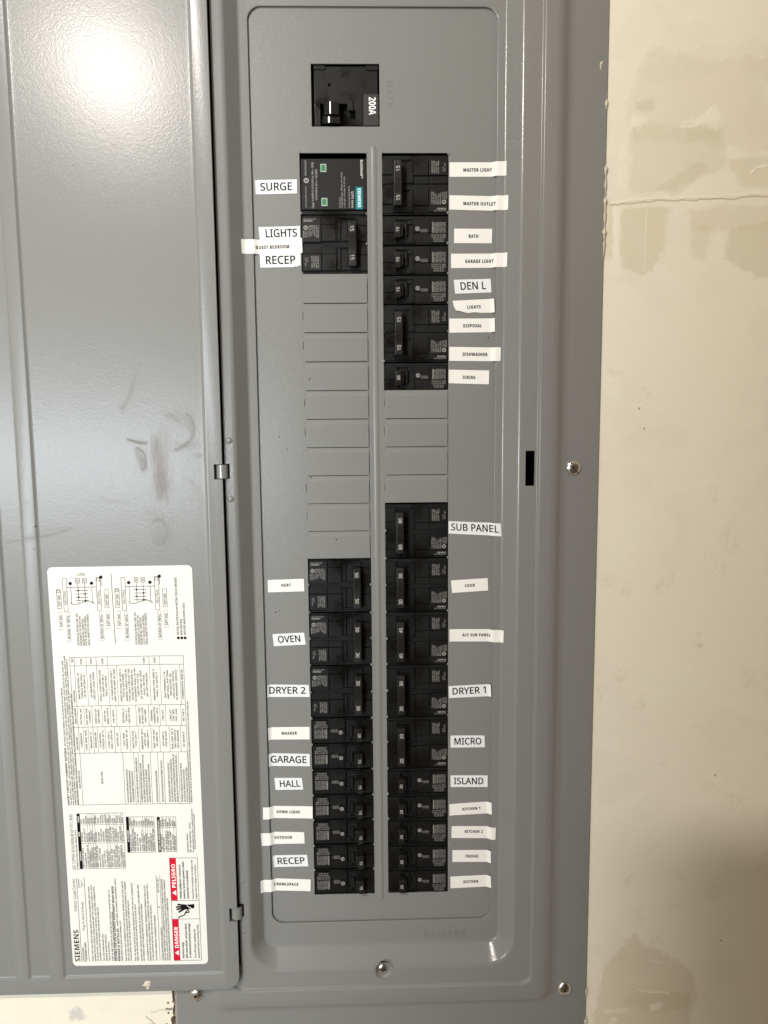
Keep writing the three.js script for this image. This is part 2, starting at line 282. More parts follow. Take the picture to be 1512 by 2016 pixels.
const plate = extrude(roundRect(-4.4, 4.4, -28.3, 4.88, 0.5, 8), 0.06, 0.012, [
  rectPts(-2.107, 0.195, 0.86, 2.865), rectPts(LL, LR, -4, 0), rectPts(LL, LR, -27, -14), rectPts(RL, RR, -8, 0), rectPts(RL, RR, -27, -12), ...slits]).translate(0, 0, -0.06);
const stubs = [];
seed = 9;
for (const [x, list] of [[LL, [0, 2, 3, 4, 15, 16, 17, 18, 19, 20, 21, 22, 23, 24, 25, 26]], [LR, [0, 2, 3, 15, 16, 17, 18, 19, 20, 21, 22, 23, 24, 25, 26]], [RL, [0, 7, 13, 14, 15, 16, 17, 18, 19, 20, 21, 22, 23, 24]], [RR, [0, 2, 3, 4, 5, 6, 14, 16, 18, 20]]])
  for (const k of list) stubs.push(dome(x + (x === LL || x === RL ? 1 : -1) * (0.005 + rnd() * 0.02), -k - 0.02 + rnd() * 0.06, 0.0, 0.035 + rnd() * 0.018, 0.8).scale(1, 1, 1));
for (const [x0, from, to] of [[LL, 4, 14], [RL, 8, 12]]) for (let k = from; k < to; k++) stubs.push(dome(x0 + 0.075, -k - 0.1, 0.012, 0.03), dome(x0 + 0.0, -k - 0.12, 0.0, 0.03));  // small dots at the upper left of each blank plate
const rib = new THREE.CapsuleGeometry(0.105, 27.3, 8, 24).scale(1, 1, 0.34).translate(-0.03, -13.5, -0.006);
const front = mesh('dead_front', [plate, rib, ...stubs], frontPaint, panel);
for (const [x0, x1, from, to] of [[LL, LR, 4, 14], [RL, RR, 8, 12]]) for (let k = from; k < to; k++) {   // blank plates that twist out
  const s = [[-0.985, 0], [-0.985, 0.05], [-0.19, 0.05], [-0.03, 0.004], [-0.03, 0]];
  const ex = extrude(s, x1 - x0 - 0.05, 0.012), q = ex.attributes.position;       // (along y, height, along x)
  for (let i = 0; i < q.count; i++) q.setXYZ(i, x0 + 0.02 + q.getZ(i), q.getX(i) - k, q.getY(i) - 0.001);
  const flip = ex;
  flip.computeVertexNormals();
  mesh('twistout_plate', toCreasedNormals(flip, 0.2), frontPaint, front);
}
const font = await new FontLoader().loadAsync('fonts/droid/droid_sans_regular.typeface.json');
const raised = (text, size, turn, x, y, z, gap = 0, h = 0.02) => {
  const list = []; let at = 0;
  for (const c of text) { const g = new TextGeometry(c, { font, size, depth: h, curveSegments: 4, bevelEnabled: true, bevelSize: 0.006, bevelThickness: 0.008, bevelSegments: 1 }); g.computeBoundingBox(); list.push(g.translate(at, 0, 0)); at += g.boundingBox.max.x - g.boundingBox.min.x + gap; }
  return join(list).rotateZ(turn).translate(x, y, z);
};
mesh('raised_lettering', raised('MAIN', 0.2, -Math.PI / 2, 0.44, 2.36, -0.013, 0.075, 0.015), frontPaint, front);
mesh('stamped_number', raised('5119500', 0.19, 0, 1.62, -28.73, 0.1, 0.12, 0.022), paint, cover);

// screws
function screw(x, y, z, r, turn, square) {
  const pts = []; for (let i = 0; i <= 10; i++) { const a = i / 10 * Math.PI / 2; pts.push(new THREE.Vector2(r * Math.sin(a), r * 0.42 * Math.cos(a) + 0.02)); }
  pts.push(new THREE.Vector2(r, 0), new THREE.Vector2(0, -0.01));
  const head = toCreasedNormals(new THREE.LatheGeometry(pts.reverse(), 40).rotateX(Math.PI / 2), 0.7);
  const tools = [box(-r * 1.2, r * 1.2, -0.026, 0.026, r * 0.16, 1)];
  if (square) tools.push(box(-0.05, 0.05, -0.05, 0.05, r * 0.02, 1)); else tools.push(box(-0.026, 0.026, -r * 0.75, r * 0.75, r * 0.16, 1));
  const g = cut(head, tools).rotateZ(turn).translate(x, y, z);
  const o = mesh('screw', g, steel, panel);
  mesh('slot_shade', [box(-r * 0.86, r * 0.86, -0.025, 0.025, 0.01, r * 0.16 + 0.006), ...(square ? [] : [box(-0.025, 0.025, -r * 0.7, r * 0.7, 0.01, r * 0.16 + 0.004)])].map((b) => b.rotateZ(turn).translate(x, y, z)), hollowShade, o);  // near-black bars that paint the shade inside the grooves
  return o;
}
screw(6.91, -10.76, 0.52, 0.27, -0.95, true); screw(6.954, -30.73, 0.52, 0.27, 1.42, true); screw(-7.07, -30.555, 0.52, 0.27, -1.15, true); screw(0.0, -29.67, 0.565, 0.195, 1.5, false);

// door, swung right round, inner side to the viewer
const DX0 = -20, DX1 = -5.341, DY0 = -30.05, DY1 = 8.75, DZ = 0.96, PANZ = 0.895;
const smudge = (x, k, X, Y, tone) => {
  const dab = (a, b, rx, ry, t, al, n = 20) => { for (let i = 0; i < n * 5; i++) { x.fillStyle = tone(al * 0.42); x.beginPath(); const big = rx > ry ? [0.2, 0.06] : [0.06, 0.2], s = 0.4 + rnd(); x.ellipse(X(a + (rnd() + rnd() - 1) * rx * 0.85), Y(b + (rnd() + rnd() - 1) * ry * 0.75), rx * k * big[0] * s, ry * k * big[1] * s, t + (rnd() - 0.5) * 0.3, 0, 7); x.fill(); } };
  const rub = (pts, wide, al, n = 16) => {             // a finger drawn along these points
    for (let q = 0; q < n; q++) {
      const ox = (rnd() - 0.5) * wide, oy = (rnd() - 0.5) * wide * 0.6; x.strokeStyle = tone(al * (0.4 + rnd() * 0.8)); x.lineWidth = (0.015 + rnd() * 0.05) * k; x.lineCap = 'round'; x.beginPath();
      pts.forEach(([a, b], i) => { const px = X(a + ox), py = Y(b + oy); if (!i) x.moveTo(px, py); else { const [c, d] = pts[i - 1]; x.quadraticCurveTo(X(c + ox), Y(d + oy), X((a + c) / 2 + ox), Y((b + d) / 2 + oy)); if (i === pts.length - 1) x.lineTo(px, py); } });
      x.stroke();
    }
  };
  seed = 21;
  rub([[-6.55, -8.75], [-6.32, -8.95], [-6.28, -9.5], [-6.5, -9.8], [-7.0, -10.05]], 0.2, 0.09); rub([[-7.3, -8.7], [-6.95, -8.95], [-6.7, -9.05]], 0.3, 0.06);
  rub([[-8.6, -9.62], [-8.3, -9.74], [-8.0, -9.76]], 0.12, 0.12); rub([[-8.3, -9.95], [-8.22, -10.35], [-8.08, -10.65]], 0.26, 0.09); rub([[-8.32, -9.9], [-8.02, -10.1], [-8.0, -10.5], [-8.12, -10.7]], 0.06, 0.12, 6);
  rub([[-7.66, -9.5], [-7.6, -10.2], [-7.5, -11.4]], 0.36, 0.06, 30); rub([[-7.6, -10.8], [-7.45, -11.7]], 0.4, 0.07, 20);
  rub([[-7.85, -12.5], [-7.6, -12.35], [-7.3, -12.7], [-7.4, -13.2], [-7.75, -13.35], [-7.9, -12.9]], 0.22, 0.06, 20); rub([[-8.2, -7.3], [-8.35, -7.9], [-8.75, -8.6]], 0.14, 0.06);
  rub([[-13.0, -13.2], [-12.2, -13.0], [-11.4, -12.95], [-10.7, -12.65]], 0.14, 0.07, 12); rub([[-9.6, -11.6], [-9.2, -11.75], [-8.7, -11.8]], 0.3, 0.03); rub([[-6.6, -11.0], [-6.2, -11.5], [-6.1, -12.3]], 0.3, 0.03);
  
  dab(-8.27, -9.72, 0.5, 0.18, 0.3, 0.14); dab(-8.15, -10.3, 0.34, 0.75, 0.1, 0.11); dab(-8.1, -10.5, 0.2, 0.4, 0.1, 0.1);
  dab(-7.5, -10.6, 0.5, 2.0, 0.05, 0.09, 40); dab(-7.45, -11.3, 0.42, 0.7, 0.1, 0.11); dab(-7.62, -9.8, 0.12, 0.6, 0.15, 0.14);
  dab(-6.95, -8.85, 0.7, 0.5, 0.7, 0.08); dab(-6.45, -9.1, 0.26, 0.8, -0.2, 0.13); dab(-6.6, -9.85, 0.65, 0.24, -0.5, 0.14); dab(-6.2, -10.2, 0.4, 0.14, 0.3, 0.1);
  dab(-7.55, -12.95, 0.62, 0.95, 0, 0.13, 26); dab(-7.9, -12.2, 0.7, 0.4, -0.2, 0.07); dab(-7.0, -12.6, 0.4, 0.5, 0, 0.05);
  dab(-8.4, -7.9, 0.26, 1.5, 0.4, 0.08); dab(-8.72, -8.55, 0.2, 0.4, 0.5, 0.1);
  dab(-11.0, -12.75, 0.9, 0.26, -0.25, 0.12); dab(-11.7, -12.95, 0.9, 0.2, -0.1, 0.12); dab(-12.6, -13.12, 1.0, 0.14, -0.06, 0.1);
  dab(-12.1, -12.0, 0.5, 0.6, 0, 0.04); dab(-6.1, -12.9, 0.4, 1.6, 0, 0.04); dab(-5.65, -12.2, 0.22, 1.2, 0, 0.08);
};
const doorArea = [-14.673, -5.158, -30.805, 5.866];
const doorTex = (base, tone, color) => onArea(canvas(520, 2004, (x, w, h) => {
  const k = w / 9.6, X = (a) => (a + 14.8) * k, Y = (b) => (6 - b) * k; x.fillStyle = base; x.fillRect(0, 0, w, h); smudge(x, k, X, Y, tone);
  if (color) for (const [a, b, r] of [[-8.6, 2.9, 0.02], [-11.9, -12.6, 0.03], [-12.0, -13.4, 0.025], [-6.9, -9.5, 0.02]]) { x.fillStyle = 'rgba(70,60,50,0.7)'; x.beginPath(); x.ellipse(X(a), Y(b), r * k, r * k, 0, 0, 7); x.fill(); }
}, color), ...doorArea);
const doorPaint = new THREE.MeshPhysicalMaterial({ ...paintSet, specularIntensity: 0.45, roughness: 0.6, roughnessMap: doorTex('rgb(255,112,255)', (a) => `rgba(255,245,255,${a})`, false), map: doorTex('rgb(255,255,255)', (a) => `rgba(214,205,190,${a * 0.4})`, true) });
const door = new THREE.Group(); door.name = 'door'; panel.add(door);
{
  const outline = [[DX0, DY1], [DX0, DY0]]; for (let i = 0; i <= 10; i++) { const a = -Math.PI / 2 + i / 20 * Math.PI; outline.push([DX1 - 0.5 + 0.5 * Math.cos(a), DY0 + 0.5 + 0.5 * Math.sin(a)]); } outline.push([DX1, DY1]);
  const pans = [[-11.803, -5.876], [-13.072, -12.224], [-14.34, -13.483], [-15.61, -14.75], [-19.4, -16.02]], PB = -29.437, PT = 8.1, wallW = 0.07;
  let panelSheet = extrude(outline, 0.085, 0.014, pans.map(([a, b]) => rectPts(a, b, PB, PT))).translate(0, 0, DZ - 0.085);
  panelSheet = cut(toCreasedNormals(panelSheet, 0.5), [-10.76, -27.09].map((y) => box(-5.63, -5.1, y - 0.262, y + 0.262, 0, 2)));
  mesh('door_leaf', panelSheet, doorPaint, door);
  for (const [a, b] of pans) {
    const K = (d, z, f) => ({ xl: a + d, xr: b - d, yb: PB + d, yt: PT - d, r: 0.06, z, f });
    mesh('recessed_pan', loft([K(-0.012, DZ - 0.004), K(0.0, DZ - 0.002), K(0.075, PANZ, 0.05), K(0.22, PANZ)], { cap: true, n: 4 }), doorPaint, door);
  }
  for (const y of [-10.76, -27.09]) {                       // rolled hinge barrels
    const tube = new THREE.CylinderGeometry(0.2, 0.2, 0.47, 28, 1, true, -0.6, Math.PI + 1.2).translate(-5.386, y, 0.72), inner = new THREE.CylinderGeometry(0.15, 0.15, 0.47, 28, 1, true, -0.6, Math.PI + 1.2).translate(-5.386, y, 0.72);
    const lid = (yy) => new THREE.RingGeometry(0.15, 0.2, 28, 1, -0.3, Math.PI + 0.6).rotateX(Math.PI / 2).translate(-5.386, yy, 0.72);
    const g = join([tube, inner, lid(y - 0.235), lid(y + 0.235)]).translate(5.386, -y, -0.72).rotateY(-Math.PI / 2).translate(-5.386, y, 0.72);
    mesh('hinge_barrel', g, paint, door);
  }
}

// ------------------------------------------------------------------ printed sticker on the door
const stickerTex = canvas(2048, 680, (x, w, h) => {
  const X = (s) => s * w, Y = (t) => t * h; seed = 3;
  x.fillStyle = 'rgb(224,221,213)'; x.fillRect(0, 0, w, h);
  const ink = 'rgb(10,10,12)', words = 'USE ONLY WITH TYPE QP QPH BREAKERS RATED MAX AMP SERVICE LINE LOAD NEUTRAL BAR WIRE TORQUE IN LB TERMINALS FOR THE PANELBOARD SHALL BE MARKED SERIES COMBINATION RATING OF CIRCUIT BREAKER'.split(' ');
  const T = (s, X0, t, size, opt = {}) => {                  // text that starts at X0 and, if told, ends at opt.to
    x.font = (opt.bold ? 'bold ' : '') + size + 'px sans-serif'; x.fillStyle = opt.color || ink; x.textBaseline = 'alphabetic';
    const m = x.measureText(s).width, sx = opt.to ? (X(opt.to) - X(X0)) / m : opt.sx || 1;
    x.save(); x.translate(X(X0), Y(t)); x.scale(sx, 1); x.textAlign = opt.align || 'left'; x.fillText(s, 0, 0); if (size < 15 && !opt.color) { x.strokeStyle = ink; x.lineWidth = 0.5; x.strokeText(s, 0, 0); } x.restore();
  };
  const L = (a, b, c, d, lw = 1.5) => { x.strokeStyle = ink; x.lineWidth = lw; x.beginPath(); x.moveTo(X(a), Y(b)); x.lineTo(X(c), Y(d)); x.stroke(); };
  const line = (n) => { let s = ''; while (s.length < n) s += words[Math.floor(rnd() * words.length)] + ' '; return s.slice(0, n); };
  const para = (s0, s1, t0, rows, pitch, size, opt = {}) => { for (let i = 0; i < rows; i++) T(line(Math.round((s1 - s0) * 310 * 9 / size)), s0, t0 + i * pitch, size, { to: s1 - rnd() * 0.06 * (s1 - s0) - (i === rows - 1 ? 0.25 * (s1 - s0) : 0), ...opt }); };
  T('SIEMENS', 0.011, 0.057, 36, { bold: true, to: 0.096 }); T('Indoor Load Center', 0.144, 0.057, 22, { to: 0.23 });
  L(0.011, 0.066, 0.232, 0.066, 2); T('Catalog Number', 0.011, 0.086, 10, { to: 0.05 }); T('PN5480B1200C', 0.011, 0.107, 15, { bold: true, to: 0.064 }); T('Plug-On Neutral Ready', 0.093, 0.104, 16, { to: 0.169 });
  T('Enclosure', 0.206, 0.084, 9, { to: 0.228 }); T('Type 1', 0.206, 0.107, 15, { to: 0.227 }); L(0.011, 0.121, 0.233, 0.121, 2);
  para(0.012, 0.215, 0.155, 4, 0.019, 9); para(0.012, 0.085, 0.238, 3, 0.02, 9); para(0.012, 0.2, 0.3, 2, 0.017, 9);
  T('SUITABLE FOR USE AS SERVICE EQUIPMENT WHEN MAIN', 0.011, 0.33, 14, { bold: true, to: 0.208 }); T('BREAKER IS INSTALLED.', 0.011, 0.351, 14, { bold: true, to: 0.1 }); T('WHEN USED AS SERVICE EQUIPMENT APPLY', 0.104, 0.351, 9, { to: 0.228 });
  para(0.011, 0.16, 0.371, 1, 0.02, 9); para(0.011, 0.228, 0.4, 3, 0.019, 9); para(0.011, 0.226, 0.47, 2, 0.017, 9); para(0.011, 0.22, 0.515, 2, 0.018, 9); para(0.011, 0.215, 0.562, 3, 0.019, 9); para(0.011, 0.18, 0.625, 1, 0.02, 9);
  L(0.011, 0.645, 0.235, 0.645); T('J2', 0.15, 0.662, 11); T('400-10-VOL-76LP', 0.19, 0.662, 10); para(0.011, 0.13, 0.668, 1, 0.02, 8); L(0.011, 0.672, 0.235, 0.672); para(0.011, 0.235, 0.69, 3, 0.017, 8.5);
  // danger block
  const red = 'rgb(200,22,46)'; x.fillStyle = red; x.fillRect(X(0.0105), Y(0.748), X(0.1095), Y(0.047)); x.fillRect(X(0.1685), Y(0.748), X(0.1105), Y(0.047));
  for (const [s, word, to] of [[0.024, 'DANGER', 0.1], [0.182, 'PELIGRO', 0.264]]) {
    x.fillStyle = 'rgb(246,243,235)'; x.beginPath(); x.moveTo(X(s), Y(0.787)); x.lineTo(X(s + 0.014), Y(0.787)); x.lineTo(X(s + 0.007), Y(0.756)); x.closePath(); x.fill();
    x.fillStyle = red; x.fillRect(X(s + 0.007) - 1.2, Y(0.766), 2.4, 8); x.fillRect(X(s + 0.007) - 1.2, Y(0.781), 2.4, 2.6);
    T(word, s + 0.019, 0.787, 27, { bold: true, to, color: 'rgb(246,243,235)' });
  }
  x.strokeStyle = ink; x.lineWidth = 1.6; x.strokeRect(X(0.0105), Y(0.748), X(0.2685), Y(0.204)); L(0.12, 0.748, 0.12, 0.952); L(0.1685, 0.748, 0.1685, 0.952);
  ['Hazardous Voltage.', 'Will cause death, serious injury', 'or substantial property damage.'].forEach((s, i) => T(s, 0.016, 0.825 + i * 0.026, 13, { bold: true, to: [0.06, 0.108, 0.11][i] }));
  ['Turn off power supplying this', 'equipment before working inside.'].forEach((s, i) => T(s, 0.016, 0.915 + i * 0.025, 13, { to: [0.094, 0.106][i] }));
  ['Voltaje peligroso. Causará la', 'muerte, lesiones graves o daño', 'sustancial a la propiedad.'].forEach((s, i) => T(s, 0.173, 0.825 + i * 0.026, 12.5, { bold: true, to: [0.262, 0.27, 0.248][i] }));
  ['Desconecte el suministro de energía a este', 'equipo antes de trabajar en su interior.'].forEach((s, i) => T(s, 0.173, 0.915 + i * 0.023, 11, { to: [0.274, 0.262][i] }));
  // hand struck by a spark
  x.save(); x.translate(X(0.1445), Y(0.85)); x.strokeStyle = ink; x.fillStyle = ink; x.lineCap = 'round';
  x.lineWidth = 9; for (const [a, b, c, d] of [[-4, -6, -20, -33], [1, -6, -6, -42], [8, -6, 7, -44], [15, -4, 20, -36]]) { x.beginPath(); x.moveTo(a + 8, b); x.lineTo(c + 8, d); x.stroke(); }
  x.beginPath(); x.moveTo(0, -10); x.lineTo(28, -10); x.lineTo(27, 22); x.lineTo(30, 44); x.lineTo(8, 44); x.lineTo(4, 20); x.closePath(); x.fill();
  x.lineWidth = 6; x.beginPath(); x.moveTo(4, 14); x.lineTo(-14, 0); x.stroke(); x.lineWidth = 5.5; x.beginPath(); x.moveTo(-44, -36); x.bezierCurveTo(-30, -30, -34, -2, -22, -4); x.bezierCurveTo(-10, -6, -24, 22, -6, 16); x.stroke();
  x.strokeStyle = 'rgb(246,243,235)'; x.lineWidth = 3.2; x.lineJoin = 'miter'; x.beginPath(); x.moveTo(2, 34); x.lineTo(14, 22); x.lineTo(12, 16); x.lineTo(26, 6); x.stroke(); x.restore();
  // wire tables
  T('USE COPPER OR ALUMINUM 60°/75°C WIRE', 0.252, 0.066, 21, { to: 0.396 }); para(0.252, 0.396, 0.086, 1, 0.02, 9);
  const table = (s0, s1, t0, t1, cols, rows, head, labels) => {
    x.lineWidth = 1.4; x.strokeStyle = ink; x.strokeRect(X(s0), Y(t0), X(s1 - s0), Y(t1 - t0)); x.fillStyle = ink; x.fillRect(X(s0), Y(t0), X(s1 - s0), Y(head));
    labels?.forEach(([s, a, b]) => T(s, a, t0 + head * 0.8, 11, { bold: true, color: 'rgb(246,243,235)', to: b }));
    for (const c of cols) L(c, t0, c, t1, 1.3);
    const rh = (t1 - t0 - head) / rows; const edges = [s0, ...cols, s1];
    for (let i = 0; i < rows; i++) { if (rnd() < 0.75) L(s0, t0 + head + i * rh, s1, t0 + head + i * rh, 1.1); for (let c = 0; c < edges.length - 1; c++) T(line(14), edges[c] + 0.003, t0 + head + (i + 0.78) * rh, Math.min(11, rh * h * 0.8), { to: edges[c + 1] - 0.003 - rnd() * 0.4 * (edges[c + 1] - edges[c]) }); }
  };
  table(0.2545, 0.396, 0.096, 0.427, [0.32, 0.367], 18, 0.021, [['TERMINALS', 0.275, 0.3], ['WIRE', 0.338, 0.35], ['TORQUE', 0.373, 0.39]]);
  table(0.295, 0.3855, 0.448, 0.65, [0.36], 11, 0.02, [['ACCESSORIES', 0.322, 0.352]]); table(0.2955, 0.3845, 0.672, 0.807, [0.357], 7, 0.02, [['MAIN LUG MAIN BREAKER KITS', 0.299, 0.376]]);
  T('Assembled in Mexico', 0.293, 0.891, 11, { to: 0.342 }); T('© Industry, Inc.', 0.293, 0.912, 10, { to: 0.372 }); T('The National Electrical Code is a registered trademark', 0.293, 0.931, 9.5, { to: 0.404 }); T('of the National Fire Protection Association', 0.3, 0.945, 9, { to: 0.392 });
  // big table
  T('SHORT CIRCUIT CURRENT RATING', 0.418, 0.052, 13, { bold: true, to: 0.563 }); para(0.566, 0.775, 0.052, 1, 0.02, 9); para(0.418, 0.79, 0.069, 4, 0.0155, 9.5);
  const S0 = 0.418, S1 = 0.784, cols = [0.548, 0.613, 0.665, 0.7635]; x.lineWidth = 1.6; x.strokeStyle = ink; x.strokeRect(X(S0), Y(0.116), X(S1 - S0), Y(0.797));
  for (const c of cols) L(c, 0.116, c, 0.913, 1.6);
  L(S0, 0.147, S1, 0.147, 1.6);
  ['MAIN BREAKER', 'BRANCH BREAKER', 'PANELBOARD', 'MAX'].forEach((s, i) => T(s, [0.55, 0.615, 0.668, 0.766][i] + 0.006, 0.138, 10));
  T('MAIN BREAKER TYPE', 0.46, 0.138, 10); T('NONE USED', 0.47, 0.3, 12);
  const rowsAt = [[0.18, 0.215, 0.25, 0.28, 0.335, 0.4, 0.44, 0.51, 0.57, 0.66, 0.72, 0.79, 0.87], [0.195, 0.25, 0.32, 0.38, 0.42, 0.56, 0.65, 0.73, 0.77, 0.88], [0.23, 0.3, 0.38, 0.44, 0.67, 0.745, 0.885]];
  [[0.548, 0.613], [0.613, 0.665], [0.665, 0.7635]].forEach(([a, b], i) => { let from = 0.147; for (const t of [...rowsAt[i], 0.913]) { if (t < 0.913) L(a, t, b, t, 1.3); const n = Math.max(1, Math.floor((t - from - 0.012) / 0.0215)), m = i === 2 ? n : Math.min(n, 3), mid = (from + t) / 2; for (let r = 0; r < m; r++) { const wd = (b - a) * (0.5 + 0.35 * rnd()), c = (a + b) / 2; T(line(Math.round(wd * 260)), c - wd / 2, mid + (r - (m - 1) / 2) * 0.0205 + 0.006, 11, { to: c + wd / 2 }); } from = t; } });
  for (const t of [0.23, 0.3, 0.38, 0.67, 0.745]) { L(0.7635, t, S1, t, 1.3); T('10,000', 0.766, t - 0.03, 10); }
  L(S0, 0.45, 0.548, 0.45, 1.3); for (const [t, n] of [[0.47, 3], [0.54, 1], [0.57, 4], [0.68, 1], [0.72, 1], [0.77, 4], [0.86, 3]]) { for (let r = 0; r < n; r++) T(line(60), S0 + 0.004, t + r * 0.019 + 0.008, 10.5, { to: lerp(0.5, 0.544, rnd()) }); L(S0, t + n * 0.019 + 0.0, 0.548, t + n * 0.019 + 0.0, 1.3); }
  para(0.42, 0.785, 0.933, 1, 0.02, 9.5);
  // two connection diagrams
  for (const o of [0, 0.404]) {
    const B = (a, b, c, d, dash) => { x.setLineDash(dash ? [7, 5] : []); x.lineWidth = 1.7; x.strokeStyle = ink; x.strokeRect(X(a), Y(b + o), X(c - a), Y(d - b)); x.setLineDash([]); };
    B(0.902, 0.055, 0.945, 0.083); T('EQPT GND', 0.907, 0.077 + o, 14, { to: 0.934 }); B(0.852, 0.06, 0.893, 0.084, true); T('EQPT GND', 0.858, 0.08 + o, 13, { to: 0.887 });
    B(0.895, 0.1, 0.973, 0.128); T('NEUTRAL', 0.91, 0.122 + o, 16, { to: 0.945 }); B(0.823, 0.112, 0.892, 0.136, true); T('BOND IF REQ.', 0.828, 0.131 + o, 13, { to: 0.887 });
    B(0.895, 0.332, 0.973, 0.36); T('NEUTRAL', 0.91, 0.354 + o, 16, { to: 0.945 }); B(0.823, 0.342, 0.892, 0.366, true); T('BOND IF REQ.', 0.828, 0.361 + o, 13, { to: 0.887 });
    B(0.902, 0.384, 0.945, 0.412); T('EQPT GND', 0.907, 0.406 + o, 14, { to: 0.934 }); B(0.852, 0.388, 0.893, 0.412, true); T('EQPT GND', 0.858, 0.408 + o, 13, { to: 0.887 });
    B(0.94, 0.058, 0.948, 0.078); B(0.966, 0.336, 0.974, 0.356);
    L(0.952, 0.128 + o, 0.952, 0.332 + o, 2); L(0.912, 0.155 + o, 0.952, 0.155 + o, 2); L(0.912, 0.3 + o, 0.952, 0.3 + o, 2);
    for (const t of [0.205, 0.252]) { L(0.915, t + o, 0.962, t + o, 2); x.strokeRect(X(0.962), Y(t + o - 0.013), X(0.011), Y(0.026)); x.beginPath(); x.arc(X(0.9675), Y(t + o), 4, 0, 7); x.stroke(); }
    for (const s of [0.92, 0.928, 0.936, 0.944]) { L(s, 0.185 + o, s, 0.272 + o, 2.2); x.fillStyle = ink; x.beginPath(); x.arc(X(s), Y((s * 1000 % 16 < 8 ? 0.205 : 0.252) + o), 4.5, 0, 7); x.fill(); }
    x.strokeStyle = ink; x.lineWidth = 2.4; x.beginPath(); x.moveTo(X(0.915), Y(0.146 + o)); x.bezierCurveTo(X(0.9), Y(0.19 + o), X(0.932), Y(0.25 + o), X(0.912), Y(0.315 + o)); x.stroke();
    for (const [s, t] of [[0.961, 0.153], [0.961, 0.3], [0.975, 0.367]]) { x.fillStyle = ink; x.beginPath(); x.arc(X(s), Y(t + o), 8, 0, 7); x.fill(); }
    L(0.955, 0.367 + o, 0.97, 0.367 + o, 2);
    for (let i = 0; i < 5; i++) T(['THE INSTALLED NEUTRALS LIMIT THIS', 'PANELBOARD TO 30 CIRCUITS THAT', 'REQUIRE NEUTRAL CONNECTIONS.', 'IF UP TO 108 CIRCUITS ARE NEEDED,', 'INSTALL EQPMT KITS PER SCHEMATIC.'][i], 0.812, 0.192 + o + i * 0.0185, 12, { to: [0.89, 0.884, 0.878, 0.884, 0.89][i] });
    if (!o) { x.save(); x.translate(X(0.979), Y(0.2)); x.rotate(Math.PI / 2); x.font = '20px sans-serif'; x.fillStyle = ink; x.fillText('LINE', 0, 0); x.restore(); }
  }
  L(0.816, 0.442, 0.984, 0.438, 2.4);
  ['NEUTRAL BUS FOR PLUG-ON NEUTRAL CIRCUIT BREAKERS', 'BOND WHEN REQD.', 'BACK-FED MAIN (WHEN USED)'].forEach((s, i) => { x.fillStyle = ink; x.beginPath(); x.arc(X(0.827), Y(0.884 + i * 0.024), 7, 0, 7); x.fill(); T(s, 0.834, 0.89 + i * 0.024, 14, { to: [0.972, 0.874, 0.91][i] }); });
});
const paperRough = { roughness: 0.85, specularIntensity: 0.25, bumpMap: per(fine, 2), bumpScale: 0.00004 };
const stickerMat = new THREE.MeshPhysicalMaterial({ map: stickerTex, ...paperRough });
{
  const c = [[-11.517, -14.018], [-6.516, -14.006], [-6.482, -29.046], [-11.45, -28.987]];   // left top, right top, right bottom, left bottom
  const W = 5.03, H = 15.14, s = extrude(roundRect(0, W, 0, H, 0.17, 6), 0.008, 0.002), p = s.attributes.position, uv = new Float32Array(p.count * 2);
  for (let i = 0; i < p.count; i++) {
    const u = p.getX(i) / W, v = p.getY(i) / H; uv[2 * i] = v; uv[2 * i + 1] = 1 - u;
    const X = lerp(lerp(c[3][0], c[2][0], u), lerp(c[0][0], c[1][0], u), v), Y = lerp(lerp(c[3][1], c[2][1], u), lerp(c[0][1], c[1][1], u), v);
    p.setXY(i, X + 9, Y + 29);
  }
  s.setAttribute('uv', new THREE.BufferAttribute(uv, 2));
  const t = mesh('printed_sticker', s, stickerMat, scene, true); t.name = numbered('printed_sticker'); t.position.set(-9 * IN, FLOOR_UP - 29 * IN, (PANZ + 0.001) * IN);
  tag(t, 'tall white wiring and danger sticker with red headings on the open door', 'sticker');
}

